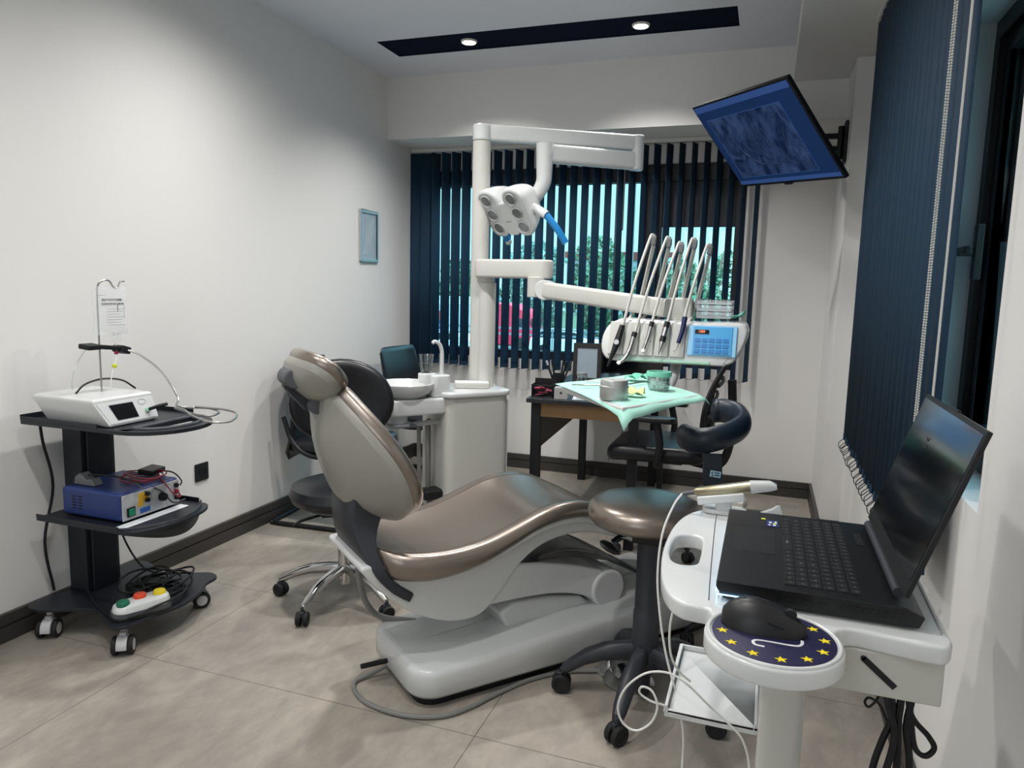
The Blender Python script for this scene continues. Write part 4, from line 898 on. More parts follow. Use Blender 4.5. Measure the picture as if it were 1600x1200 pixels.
b = tvp(MB().bb((-Wt/2+.012, -.0012, -Ht/2+.016), (Wt/2-.012, .001, Ht/2-.012))); sc = b.build('screen', 'screen_ui', tv)
b = tvp(MB().bb((-Wt/2+.012, -.002, Ht/2-.045), (Wt/2-.012, -.001, Ht/2-.012))); b.build('menu_bar', 'screen_bar', sc)
b = tvp(MB().bb((-Wt/2+.012, -.002, -Ht/2+.016), (Wt/2-.012, -.001, -Ht/2+.038))); b.build('task_bar', 'screen_bar', sc)
b = tvp(MB().bb((-.37, -.0024, -.20), (.30, -.0012, .165))); b.build('xray_image', 'screen_image', sc)
b = MB()
for p, q in (((-.372, -.0028, -.202), (-.369, -.0012, .167)), ((.299, -.0028, -.202), (.302, -.0012, .167)), ((-.372, -.0028, -.202), (.302, -.0012, -.199)), ((-.372, -.0028, .164), (.302, -.0012, .167))): b.bb(p, q)
tvp(b).build('image_border', 'screen_bar', sc)
b = MB(); rd = random.Random(11)
for k in range(9):
    x = -.12 + k*.022; b.tube([(x, -.003, .10 - .01*abs(k-4)), (x+.004, -.003, .05), (x-.002, -.003, .01 - .004*abs(k-4))], .0035, n=5)
for k in range(8):
    x = -.10 + k*.022; b.tube([(x, -.003, -.005), (x-.004, -.003, -.05), (x+.003, -.003, -.09 + .004*abs(k-4))], .003, n=5)
b.tube([(-.24, -.003, .06), (-.20, -.003, -.06), (-.10, -.003, -.13), (.04, -.003, -.14), (.16, -.003, -.09), (.22, -.003, .04)], .004, n=5)
tvp(b).build('xray_teeth', 'xray_line', sc)
b = tvp(MB().bb((-.03, -.004, -Ht/2-.006), (.03, .014, -Ht/2+.004))); b.build('logo_tab', 'matte_black', tv, bevel=.002)
def wtv(x, y, z): return Vector(tv.location) + TVR.to_3x3() @ Vector((x, y, z))
mp_ = wtv(0, .05, -.03)
def wp(mb): return put(mb, tv)
b = MB(); b.bb((.325, 4.31, 2.01), (.343, 4.39, 2.225)); wp(b).build('wall_plate', 'matte_black', tv, bevel=.006)
b = MB(); b.cyl((.31, 4.35, 2.03), (.31, 4.35, 2.20), .016, n=16); wp(b).build('arm_hinge', 'matte_black', tv)
el = Vector((.05, 4.33, 2.12))
for zz in (2.15, 2.085): b = MB(); b.beam((.31, 4.35, zz), (el.x, el.y, zz), .022, .028); wp(b).build('wall_arm', 'matte_black', tv, bevel=.004)
b = MB(); b.cyl((el.x, el.y, 2.06), (el.x, el.y, 2.18), .018, n=16); b.beam((el.x, el.y, 2.12), mp_, .03, .05); wp(b).build('front_arm', 'matte_black', tv, bevel=.004)
b = tvp(MB().bb((-.06, .048, -.09), (.06, .056, .03))); b.build('vesa_plate', 'matte_black', tv)

# ------------------------------------------------------------------ equipment trolley on the left
TY = thing('equipment_trolley', 'black three-tier equipment trolley with grey casters against the left wall', 'trolley', (-2.25, 2.03, 0))
def caster_fork(root, x, y, ang, r=.033, wm='light_grey', name='caster'):
    e = Vector((cos(ang), sin(ang), 0)); f_ = Vector((-e.y, e.x, 0)); b = MB()
    b.cyl((x, y, .104), (x, y, .082), .012, n=14); c = Vector((x, y, r)) - f_*.014
    hood = MB()
    for sg in (-1, 1):
        rings = []
    pts = []
    for k in range(13):
        a = radians(-10 + 200*k/12); pts.append((cos(a)*(r+.004), sin(a)*(r+.004)))
    for k in range(12, -1, -1):
        a = radians(-10 + 200*k/12); pts.append((cos(a)*(r-.006), sin(a)*(r-.006)))
    Mh = Matrix(((f_.x, 0, e.x, c.x), (f_.y, 0, e.y, c.y), (0, 1, 0, c.z), (0, 0, 0, 1)))
    b.prism(pts, -.017, .017, Mh); b.box((x - f_.x*.006, y - f_.y*.006, r*1.95), (.022, .026, .03), (0, 0, ang)); cs = put(b, root).build(name, wm, root, bevel=.002)
    for sg in (-1, 1):
        w_ = MB(); w_.lathe([(r*.55, -.0085), (r*.92, -.0085), (r, -.005), (r, .005), (r*.92, .0085), (r*.7, .0085), (r*.66, .006), (0, .006)], c + e*(.026*sg), e*sg, 28); w2_ = put(w_, root).build('wheel', 'rubber', cs)
        w_ = MB(); w_.lathe([(0, .0062), (r*.64, .0062), (r*.60, .0085), (0, .0085)], c + e*(.026*sg), e*sg, 24); put(w_, root).build('hub_cap', 'light_grey', cs)
A_, B_, C_, D_ = (-2.40, 1.825), (-2.055, 1.83), (-2.075, 2.235), (-2.42, 2.235)
pl = [(-2.46, 1.79), (-2.40, 1.775), (-2.33, 1.81), (-2.22, 1.855), (-2.12, 1.81), (-2.05, 1.775), (-2.005, 1.80), (-2.0, 1.86), (-1.975, 1.95), (-1.965, 2.03), (-1.985, 2.12), (-2.02, 2.19), (-2.03, 2.26), (-2.08, 2.285), (-2.14, 2.26), (-2.24, 2.21), (-2.34, 2.25), (-2.42, 2.28), (-2.465, 2.26), (-2.465, 2.20), (-2.44, 2.03), (-2.465, 1.86)]
pl = [(p.x, p.y) for p in smooth_path([(x, y, 0) for x, y in pl], 4, True)]
put(MB().prism(pl, .106, .118), TY).build('base_plate', 'trolley_black', TY, bevel=.002, sharp=60)
for (x, y), a in ((A_, .5), (B_, .6), (C_, -.6), (D_, .3)): caster_fork(TY, x, y, a)
b = MB(); b.bb((-2.455, 1.955, .118), (-2.365, 2.105, .79)); b.bb((-2.365, 1.975, .118), (-2.352, 2.085, .79)); put(b, TY).build('post', 'trolley_black', TY, bevel=.005)
b = MB(); b.bb((-2.455, 1.93, .76), (-2.20, 2.13, .785)); put(b, TY).build('shelf_bracket', 'trolley_black', TY, bevel=.003)
def arc_pts(x0, y0, y1, bulge, n=20):
    out = []
    for k in range(n+1): a = pi*k/n; out.append((x0 + bulge*sin(a)**.8, (y0+y1)/2 - (y1-y0)/2*cos(a)))
    return out
SZ = .80
b = MB(); b.bb((-2.455, 1.80, SZ-.014), (-2.045, 2.18, SZ)); put(b, TY).build('top_shelf', 'trolley_black', TY, bevel=.002)
b = MB(); b.bb((-2.455, 1.80, SZ), (-2.451, 2.18, SZ+.02)); b.bb((-2.455, 1.80, SZ), (-2.10, 1.804, SZ+.014)); b.bb((-2.455, 2.176, SZ), (-2.045, 2.18, SZ+.016)); put(b, TY).build('shelf_lip', 'trolley_black', TY)
outer = arc_pts(-2.046, 1.80, 2.165, .20); inner = arc_pts(-1.985, 1.865, 2.10, .095)
# curved handle: ring with a slot
b = MB(); n_o = len(outer); vs = []; 
for z in (SZ-.014, SZ-.001):
    vs += [Vector((x, y, z)) for x, y in outer] + [Vector((x, y, z)) for x, y in inner]
m = n_o; fs = []
for k in range(m-1):
    fs += [(k, k+1, m+k+1, m+k), (2*m+k, 3*m+k, 3*m+k+1, 2*m+k+1), (k, 2*m+k, 2*m+k+1, k+1), (m+k, m+k+1, 3*m+k+1, 3*m+k)]
fs += [(0, m, 3*m, 2*m), (m-1, 3*m-1, 4*m-1, 2*m-1)]
b.add(vs, fs); b.bb((-2.05, 1.815, SZ-.014), (-1.984, 2.15, SZ-.001)); hd = put(b, TY).build('shelf_handle', 'trolley_black', TY, sharp=30)
b = MB(); ring_ = arc_pts(-1.992, 1.85, 2.115, .107, 24); b.tube([(x, y, SZ+.002) for x, y in ring_ + ring_[:1]], .006, n=8, smooth=0); put(b, TY).build('handle_rim', 'mid_grey', hd)
MZ = .448
o_ = [(-2.42, 1.81)] + [(x, y) for x, y in arc_pts(-2.03, 1.81, 2.19, .095, 16)] + [(-2.42, 2.19)]
put(MB().prism(o_, MZ-.012, MZ), TY).build('middle_shelf', 'trolley_black', TY, bevel=.002, sharp=60)
b = MB(); n = 20; vs = []
for k in range(n+1):
    q = k/n; y = 1.81 + .38*q; x = -2.03 + .095*sin(pi*q)**.8; d = .012 + .045*sin(pi*q)
    vs += [Vector((x-.003, y, MZ+.010)), Vector((x-.012, y, MZ-d))]
fs = [(2*k, 2*k+1, 2*k+3, 2*k+2) for k in range(n)]
b.add(vs, fs); put(b, TY).build('shelf_apron', 'trolley_black', TY, solid=.003, sharp=60)
for p_, q_ in (((-2.42, 1.81, MZ), (-2.04, 1.814, MZ+.012)), ((-2.42, 2.186, MZ), (-2.04, 2.19, MZ+.016))): put(MB().bb(p_, q_), TY).build('shelf_lip', 'trolley_black', TY)
# surgical motor
SM = thing('surgical_motor', 'white surgical motor console with dark display on the trolley top shelf', 'surgical motor', (-2.22, 1.94, SZ))
def px_(b): return put(b, SM)
b = MB(); z0, z1 = SZ+.004, SZ+.098
lo = [(-2.375, 1.838), (-2.062, 1.820), (-2.062, 2.030), (-2.375, 2.045)]; hi = [(-2.400, 1.808), (-2.100, 1.792), (-2.100, 2.042), (-2.400, 2.055)]
def rq(P_, ins, z): 
    cx = sum(p[0] for p in P_)/4; cy = sum(p[1] for p in P_)/4; return [Vector((p[0] - math.copysign(ins, p[0]-cx), p[1] - math.copysign(ins, p[1]-cy), z)) for p in P_]
b.loft([rq(lo, .006, z0-.003), rq(lo, 0, z0+.004), rq(hi, 0, z1-.016), rq(hi, .0, z1-.006), rq(hi, .008, z1)]); px_(b).build('housing', 'gloss_white', SM, bevel=.005, seg=3, sharp=30)
def face(u, v, d=0): # front leaning face, u 0..1 along y, v 0..1 up
    a = Vector((lo[1][0], lo[1][1], z0+.004)).lerp(Vector((lo[2][0], lo[2][1], z0+.004)), u); c_ = Vector((hi[1][0], hi[1][1], z1-.016)).lerp(Vector((hi[2][0], hi[2][1], z1-.016)), u)
    nrm = Vector((.9, 0, .42)).normalized(); return a.lerp(c_, v) + nrm*d
def fplate(b, u0, u1, v0, v1, d0, d1):
    vs = [face(u, v, d) for d in (d0, d1) for u, v in ((u0, v0), (u1, v0), (u1, v1), (u0, v1))]
    b.add(vs, [(0, 1, 2, 3), (7, 6, 5, 4), (0, 4, 5, 1), (1, 5, 6, 2), (2, 6, 7, 3), (3, 7, 4, 0)]); return b
px_(fplate(MB(), .04, .96, .05, .97, 0, .002)).build('front_panel', 'light_grey', SM)
px_(fplate(MB(), .20, .60, .18, .86, .001, .004)).build('display', 'screen_black', SM)
mat('logo_grey', '#8a8c8e', .4)
lg = MB(); cc = [face(.76 + .07*cos(a), .80 + .12*sin(a), .0028) for a in [2*pi*k/20 for k in range(20)]]; lg.tube(cc, .0006, n=4, closed=True, smooth=0); px_(lg).build('logo_ring', 'logo_grey', SM)
b = MB(); b.cyl(face(.80, .38, 0), face(.80, .38, .014), .010, .008, n=16); px_(b).build('socket', 'green_tint', SM)
b = MB(); b.tube([face(.80, .38, .012), face(.88, .36, .045), face(.98, .34, .06)], .006, n=8); px_(b).build('plug', 'matte_black', SM)
b = MB(); b.cyl((-2.235, 1.945, z1-.004), (-2.235, 1.945, 1.20), .0032, n=10); b.tube([(-2.235, 1.945, 1.20), (-2.232, 1.945, 1.27), (-2.222, 1.956, 1.292), (-2.222, 1.985, 1.294), (-2.222, 2.003, 1.272), (-2.222, 2.018, 1.270), (-2.222, 2.035, 1.292), (-2.222, 2.052, 1.293)], .0032, n=8); px_(b).build('drip_pole', 'steel', SM)
b = MB(); b.tube([(-2.27, 1.87, z1), (-2.26, 1.90, z1+.030), (-2.24, 1.955, z1+.045), (-2.22, 2.02, z1+.035), (-2.21, 2.07, z1)], .0035, n=8); px_(b).build('carry_hoop', 'dark_steel', SM)
b = MB(); b.box((-2.232, 1.905, 1.063), (.05, .055, .018), (0, .1, 0)); b.box((-2.228, 1.975, 1.056), (.045, .09, .016), (-.12, 0, 0)); b.box((-2.225, 2.03, 1.045), (.05, .04, .026), (-.3, 0, 0)); px_(b).build('handpiece_rest', 'matte_black', SM, bevel=.004)
# motor hose: from plug up over the rest and coil at the right
t = thing('motor_hose', 'thin grey motor cable looping from the rest down to the white console', 'cable', (-2.0, 2.1, .9))
b = MB(); b.tube([(-2.22, 2.045, 1.048), (-2.18, 2.10, 1.03), (-2.12, 2.17, .96), (-2.06, 2.185, .87), (-2.02, 2.13, .842), (-1.93, 2.20, .835), (-1.86, 2.17, .83), (-1.83, 2.06, .83), (-1.90, 2.04, .835), (-2.00, 2.08, .842), (-1.93, 2.04, .845), (-1.84, 1.96, .84), (-1.75, 1.94, .83), (-1.70, 1.99, .83), (-1.74, 2.10, .84), (-1.83, 2.16, .842), (-1.95, 2.14, .845)], .0042, n=8); b.v = [(x, y if y < 1.95 else 1.95+(y-1.95)*.72, z) for x, y, z in b.v]; put(b, t).build('hose', 'steel', t)
b = MB(); b.tube([(-2.235, 1.89, 1.055), (-2.25, 1.86, 1.0), (-2.26, 1.85, .94), (-2.26, 1.85, .915)], .0022, n=6); put(b, t).build('clear_tube', 'clear_plastic', t)
t = thing('drip_bag', 'clear saline drip bag with black print hanging on the trolley hook', 'drip bag', (-2.222, 1.985, 1.19))
b = MB()
def bag(side):
    def f(u, v):
        w = .070*(1 - .05*(v > .92) + .04*(v < .12)); y = (u-.5)*2*w; z = -.090 + .174*v + .003*sin(u*9)*(v < .1); e = (1-(2*u-1)**4)*(1-(2*v-1)**6); th = (.018 - .012*v)*e + .002
        return Vector((side*th, y, z))
    return f
b.grid(bag(1), 16, 18); b.grid(bag(-1), 16, 18)
mat('bag_film', '#e9eef0', .12, alpha=.26, spec=.9); b.build('bag', 'bag_film', t, sharp=80)
b = MB(); b.cyl((0, .012, -.082), (0, .012, -.118), .008, n=14); b.cyl((0, .035, -.082), (0, .035, -.112), .007, n=14); b.build('port', 'bag_film', t)
b = MB(); b.bb((.004, -.052, .052), (.0046, -.02, .0535)); b.bb((.0055, .0545, -.03), (.006, .056, .02)); b.bb((.012, .02, -.005), (.0125, .024, .02))
for k in range(7): b.bb((.0165, -.03, .004-.0095*k), (.017, .048 - .01*(k % 3), .0048-.0095*k))
b.build('print_lines', 'mid_grey', t)
Mt = axes((.012, 0, .036), (0, 1, 0), (0, 0, 1)); text_mesh('%0.9 IZOTONIK', .0125, 'print_text', 'matte_black', t, Mt)
Mt = axes((.0145, 0, .022), (0, 1, 0), (0, 0, 1)); text_mesh('SODYUM KLORUR', .0115, 'print_text', 'matte_black', t, Mt)
t = thing('drip_line', 'thin clear drip line with yellow clip below the saline bag', 'tube', (-2.22, 2.0, 1.0))
b = MB(); b.tube([(-2.222, 2.0, 1.07), (-2.215, 2.0, 1.03), (-2.21, 1.985, 1.0), (-2.205, 1.965, .96), (-2.205, 1.955, .915)], .0022, n=6); put(b, t).build('line', 'white_cable', t)
mat('clip_yellow', '#c4cf3a', .5); b = MB(); b.box((-2.208, 1.98, .99), (.012, .016, .014)); put(b, t).build('clip', 'clip_yellow', t, bevel=.003)
mat('clip_red', '#a3324a', .5); b = MB(); b.box((-2.218, 2.0, 1.036), (.010, .012, .012)); put(b, t).build('red_clip', 'clip_red', t, bevel=.002)
# electrosurgery unit on the middle shelf
mat('unit_blue', '#27386e', .4); mat('switch_green', '#1f8a68', .4); mat('label_yellow', '#e0ac2c', .5); mat('label_blue', '#2b5fae', .5); mat('face_grey', '#b5b8bb', .45)
EU = thing('electrosurgery_unit', 'blue electrosurgery box with grey front, green switch and yellow labels', 'electrosurgery unit', (-2.21, 2.0, MZ))
eq = lambda b: put(b, EU)
b = MB(); b.bb((-2.36, 1.865, MZ+.006), (-2.085, 2.135, MZ+.108)); eq(b).build('housing', 'unit_blue', EU, bevel=.012, seg=3)
b = MB(); b.bb((-2.086, 1.872, MZ+.008), (-2.080, 2.130, MZ+.100)); eq(b).build('front_panel', 'face_grey', EU, bevel=.002)
b = MB(); b.bb((-2.081, 1.888, MZ+.02), (-2.076, 1.922, MZ+.052)); eq(b).build('switch_frame', 'matte_black', EU); b = MB(); b.bb((-2.077, 1.893, MZ+.024), (-2.072, 1.917, MZ+.048)); eq(b).build('power_switch', 'switch_green', EU, bevel=.002)
b = MB(); b.bb((-2.081, 1.94, MZ+.060), (-2.0785, 1.985, MZ+.092)); b.bb((-2.081, 1.935, MZ+.045), (-2.0787, 1.96, MZ+.060)); eq(b).build('yellow_label', 'label_yellow', EU)
b = MB(); b.bb((-2.081, 1.945, MZ+.018), (-2.0787, 1.99, MZ+.036)); eq(b).build('blue_label', 'label_blue', EU)
for (y, z, m_) in ((1.975, .085, 'matte_black'), (1.975, .062, 'matte_black'), (2.112, .082, 'matte_black'), (2.112, .058, 'clip_red'), (2.112, .034, 'matte_black')): b = MB(); b.cyl((-2.081, y, MZ+z), (-2.068, y, MZ+z), .0085, n=16); eq(b).build('jack', m_, EU, bevel=.002)
b = MB(); b.cyl((-2.081, 2.045, MZ+.055), (-2.062, 2.045, MZ+.055), .017, .014, 20); eq(b).build('dial', 'matte_black', EU, bevel=.002)
b = MB(); b.cyl((-2.081, 2.01, MZ+.07), (-2.077, 2.01, MZ+.07), .014, n=20); b.cyl((-2.081, 2.08, MZ+.06), (-2.077, 2.08, MZ+.06), .015, n=20); eq(b).build('grille_disc', 'light_grey', EU)
b = MB()
for i in range(2):
    for j in range(5): b.box((-2.30+.03*i, 1.8645, MZ+.035+.011*j), (.018, .001, .004))
eq(b).build('vents', 'matte_black', EU)
t = thing('electrode_holder', 'small grey electrode holder sitting on the left of the blue box', 'holder', (-2.29, 1.92, MZ+.1085))
MB().prism([(-.05, 0), (.05, 0), (.035, .028), (.01, .022), (-.02, .045), (-.045, .03)], -.02, .02, Matrix(((1, 0, 0, 0), (0, 0, 1, 0), (0, 1, 0, 0), (0, 0, 0, 1)))).build('holder_body', 'grey_plastic', t, bevel=.005)
MB().tube([(0, 0, .036), (.09, .01, .04), (.17, .035, .02), (.222, .055, -.03)], .0035, n=8).build('probe_lead', 'black_plastic', t)
t = thing('paper_strip', 'white paper strip along the front of the middle trolley shelf', 'paper', (-2.0, 2.0, MZ+.0005)); put(MB().bb((-2.075, 1.83, MZ+.001), (-2.035, 2.13, MZ+.0025)), t).build('sheet', 'paper', t)
mat('cable_red', '#8c2438', .4)
t = thing('electrode_cables', 'coil of dark red and black leads on top of the blue box', 'cable', (-2.18, 2.1, MZ+.11)); 
b = MB(); rd = random.Random(2)
for k in range(3):
    c = (-2.18+.01*k, 2.06+.006*k); b.tube([(c[0] + (.07+.006*k)*cos(a), c[1] + (.085-.004*k)*sin(a), MZ+.116+.008*k+.004*sin(2*a)) for a in [2*pi*i/14 for i in range(14)]], .0028, n=6, closed=True, smooth=3)
b.tube([(-2.13, 2.10, MZ+.125), (-2.075, 2.08, MZ+.10), (-2.055, 2.11, MZ+.055), (-2.055, 2.15, MZ+.04), (-2.066, 2.15, MZ+.058)], .0028, n=6)
b.v = [(x, y if y < 2.0 else 2.0+(y-2.0)*.74, z) for x, y, z in b.v]; put(b, t).build('red_lead', 'cable_red', t)
b = MB(); b.tube([(-2.17, 2.14, MZ+.13), (-2.11, 2.175, MZ+.125), (-2.06, 2.165, MZ+.10), (-2.055, 2.15, MZ+.084)], .003, n=6); b.tube([(-2.24, 2.02, MZ+.112), (-2.15, 1.99, MZ+.118), (-2.06, 2.03, MZ+.085), (-2.05, 2.09, MZ+.03), (-2.04, 2.16, MZ+.03)], .0028, n=6); b.v = [(x, y if y < 2.0 else 2.0+(y-2.0)*.74, z) for x, y, z in b.v]; put(b, t).build('black_lead', 'black_plastic', t)
b = MB(); b.box((-2.19, 2.11, MZ+.128), (.06, .09, .022), (0, .1, .2)); put(b, t).build('lead_plug', 'black_plastic', t, bevel=.006)
# foot pedal and cables on the base
mat('btn_green', '#1f6b52', .4); mat('btn_red', '#d6492c', .4); mat('btn_yellow', '#e6cf1e', .4)
t = thing('foot_pedal', 'white foot pedal with green, red and yellow buttons on the trolley base', 'foot pedal', (-2.045, 1.90, .1185), 62)
MB().prism(rrect(.20, .10, .04, 6), 0, .012).build('pedal_base', 'black_plastic', t, bevel=.002)
ol_ = rrect(.19, .09, .038, 6); b = MB()
for z, g in ((.012, 0), (.030, -.001), (.044, -.006), (.050, -.016)): pass
b.loft([[Vector((p.x, p.y, z + (.010*(p.x+.09)/.18 if z > .02 else 0))) for p in shift_ring(ol_, z, g)] for z, g in ((.012, 0), (.028, -.001), (.042, -.005), (.048, -.014))]); b.build('pedal_body', 'gloss_white', t)
MB().loft([[Vector((p.x, p.y, z)) for p in shift_ring(rrect(.196, .096, .04, 6), z, g)] for z, g in ((.010, 0), (.026, .0))]).build('pedal_skirt', 'mid_grey', t)
for x, m_, y in ((-.062, 'btn_green', -.012), (.0, 'btn_red', .014), (.062, 'btn_yellow', .0)): MB().lathe([(.0, .045), (.021, .045), (.022, .056), (.018, .062), (.0, .063)], (x, y, .004 + .03*x), n=24).build('button', m_, t)
t = thing('power_cables', 'tangle of black cables heaped on the trolley base', 'cable', (-2.17, 2.08, .118)); b = MB(); rd = random.Random(9)
for k in range(11):
    cx, cy, r_ = -2.13+rd.uniform(-.045, .05), 2.06+rd.uniform(-.04, .05), rd.uniform(.07, .135)
    b.tube([(cx + r_*.75*cos(a), cy + r_*sin(a), .128 + .005*k + .012*sin(a*2+k)) for a in [2*pi*i/12 for i in range(12)]], .0042, n=6, closed=True, smooth=4)
b.tube([(-2.352, 2.07, .44), (-2.33, 2.10, .28), (-2.28, 2.13, .17), (-2.2, 2.15, .14)], .004, n=6)
b.tube([(-2.36, 1.95, .13), (-2.2, 1.86, .125), (-2.05, 1.82, .126), (-1.985, 1.90, .15), (-1.98, 2.02, .15), (-2.03, 2.13, .155)], .004, n=6)
put(b, t).build('cable_coil', 'matte_black', t, ); b = MB(); b.box((-2.19, 2.05, .14), (.11, .07, .035), (0, 0, .3)); put(b, t).build('power_brick', 'matte_black', t, bevel=.006)
t = MB().tube([(-2.455, 1.87, .80), (-2.475, 1.895, .70), (-2.47, 1.92, .53), (-2.49, 1.89, .32), (-2.47, 1.90, .13)], .0052, n=8).build('hanging_cable', 'matte_black', None); tag(t, 'single black power cord hanging down behind the trolley post', 'cable')

# ------------------------------------------------------------------ black chairs
def cantilever_chair(label, x, y, rz, group=None):
    t = thing('visitor_chair', label, 'chair', (x, y, 0), rz, group) # faces +x
    b = MB(); rings = []
    prof = [(-.25, .895, .20), (-.245, .86, .225), (-.215, .74, .235), (-.19, .62, .235), (-.20, .50, .235), (-.235, .40, .225), (-.24, .36, .20)]
    for (x_, z, w), th in zip(prof, (.02, .045, .06, .07, .075, .06, .03)):
        ring = []
        for k in range(24): a = 2*pi*k/24; ring.append(Vector((x_ + th*.5*cos(a)*(1) + .035*(abs(sin(a))**2), w*math.copysign(abs(sin(a))**.7, sin(a)), z)))
        rings.append(ring)
    b.loft(rings); b.build('backrest', 'black_leather', t, sharp=80)
    b = MB(); soft_slab(b, rrect(.46, .47, .07, 6, .03, 0), .40, .475, .03, 5); b.build('seat', 'black_leather', t, sharp=80)
    for sg in (-1, 1):
        y_ = .235*sg
        b = MB(); b.tube([(-.21, y_, .60), (-.16, y_, .47), (-.05, y_, .40), (.15, y_, .40), (.25, y_, .37), (.265, y_, .25), (.265, y_, .08), (.24, y_, .022), (.15, y_, .013), (-.25, y_, .013)], .0125, n=12); b.build('frame', 'matte_black', t)
    b = MB(); b.tube([(-.25, -.235, .013), (-.285, -.225, .013), (-.30, -.19, .013), (-.30, .19, .013), (-.285, .225, .013), (-.25, .235, .013)], .0125, n=12); b.build('floor_bar', 'matte_black', t)
    return t
cantilever_chair('black cantilever chair against the left wall behind the dental chair', -2.185, 3.42, 4)
cantilever_chair('black leather chair in the corner by the window behind the spittoon', -2.13, 4.36, -3)
# assistant chair on chrome star base
t = thing('assistant_chair', 'black padded round-back chair on a chrome five-star base beside the dental chair', 'chair', (-1.589, 2.503, 0), 36)
b = MB(); b.lathe([(.0, .40), (.16, .40), (.205, .425), (.218, .455), (.205, .485), (.16, .50), (.0, .505)], (-.0, .02, 0), n=44); b.build('seat', 'black_leather', t)
b = MB(); ob_ = [(.225*cos(a)*(1), .19*sin(a)) for a in [2*pi*k/36 for k in range(36)]]
rr2 = pad_rings(ob_, .07, .033, 5, dome=-.01); b.loft([[Vector((p.x*1.0 + .01, .21 - p.z + .9*p.x*p.x*-1 + .10, .79 + p.y)) for p in q] for q in rr2]); b.build('backrest', 'black_leather', t, sharp=75)
b = MB(); b.tube([(0, .10, .40), (0, .26, .42), (.0, .33, .55), (.0, .32, .72)], .018, n=10); b.build('back_stem', 'matte_black', t)
b = MB(); b.cyl((0, 0, .07), (0, 0, .24), .026, n=24); b.cyl((0, 0, .24), (0, 0, .40), .016, n=20); b.build('gas_column', 'chrome', t)
b = MB(); b.bb((-.09, -.08, .378), (.09, .08, .402)); b.tube([(-.08, -.05, .385), (-.17, -.09, .375), (-.20, -.10, .36)], .006, n=8); b.build('mechanism', 'matte_black', t, bevel=.003)
star_base(t, .272, 5, -165-36, .135, 'chrome', .027, .036, drop=.055)
# ------------------------------------------------------------------ desk
DK = thing('desk', 'black-topped desk with black square legs and a wooden apron under the window', 'desk', (-1.13, 3.475, 0), 3.4)
MB().bb((0, 0, .728), (.60, 1.38, .75)).build('desk_top', 'desk_black' if 'desk_black' in MATS else mat('desk_black', '#24262a', .35), DK, bevel=.002)
for x, y in ((.045, .05), (.545, .05), (.065, 1.33), (.545, 1.33)): MB().bb((x-.024, y-.024, 0), (x+.024, y+.024, .728)).build('leg', 'matte_black', DK, bevel=.002)
mat('wood_dark', '#3a2e26', .5, var=.25, vscale=9)
MB().bb((.07, .035, .655), (.522, .055, .727)).build('apron', 'wood', DK)
MB().bb((.03, .075, .47), (.045, 1.31, .727)).build('side_panel', 'wood_dark', DK)
MB().bb((.555, .075, .655), (.57, 1.31, .727)).build('apron', 'wood', DK)
def ondesk(name, label, cat, x, y, rz=0, group=None): return thing(name, label, cat, (x, y, .7503), rz, group)
t = ondesk('mesh_organizer', 'small black mesh box with pink contents on the desk front corner', 'desk organizer', -1.07, 3.58, 4)
b = MB()
for p, q in (((-.055, -.04, 0), (.055, .04, .003)), ((-.055, -.04, .0), (-.0535, .04, .065)), ((.0535, -.04, 0), (.055, .04, .065)), ((-.055, .0385, 0), (.055, .04, .09))): b.bb(p, q)
for k in range(12): b.bb((-.053+.0095*k, -.04, 0), (-.052+.0095*k, -.039, .06))
for k in range(6): b.bb((-.055, -.04, .01*k), (.055, -.039, .001+.01*k))
for zz in (.0, .062): b.tube([(-.055, -.04, zz), (.055, -.04, zz), (.055, .04, zz), (-.055, .04, zz), (-.055, -.04, zz)], .002, n=6, smooth=0)
b.build('mesh_box', 'matte_black', t)
mat('pink_paper', '#b0506a', .6); b = MB(); rd = random.Random(4)
for k in range(7): b.box((rd.uniform(-.03, .03), rd.uniform(-.02, .02), .012+.006*k), (.05, .03, .005), (rd.uniform(-.3, .3), rd.uniform(-.3, .3), rd.uniform(0, 3)))
b.build('notes', 'pink_paper', t)
t = ondesk('small_box', 'small white cardboard box beside the black mesh organizer', 'box', -.965, 3.55, 10); MB().bb((-.034, -.03, 0), (.034, .03, .058)).build('carton', 'cream_white', t, bevel=.001); MB().cyl((0, -.0302, .032), (0, -.0308, .032), .007, n=16).build('logo_dot', 'mid_grey', t)
for k in range(3):
    t = ondesk('paper_sheet', ['printed sheet nearest the white carton on the desk', 'printed sheet half under the instrument tray on the desk', 'loose white sheet further back on the desk'][k], 'paper', -.84+.05*k, 3.60+.09*k, 12-20*k); t.location.z += .0012*k; MB().bb((-.075, -.055, 0), (.075, .055, .0008)).build('sheet', 'paper', t)
    b = MB()
    for i in range(5): b.bb((-.06, -.04+.016*i, .0008), (.05-.02*(i % 2), -.036+.016*i, .0011))
    b.build('print', 'mid_grey', t)
t = ondesk('pen_holder', 'black pen holder full of pens behind the mesh organizer', 'pen holder', -1.07, 3.86)
MB().lathe([(0, 0), (.032, 0), (.033, .09), (.031, .09), (.030, .003), (0, .003)], n=20).build('cup', 'matte_black', t)
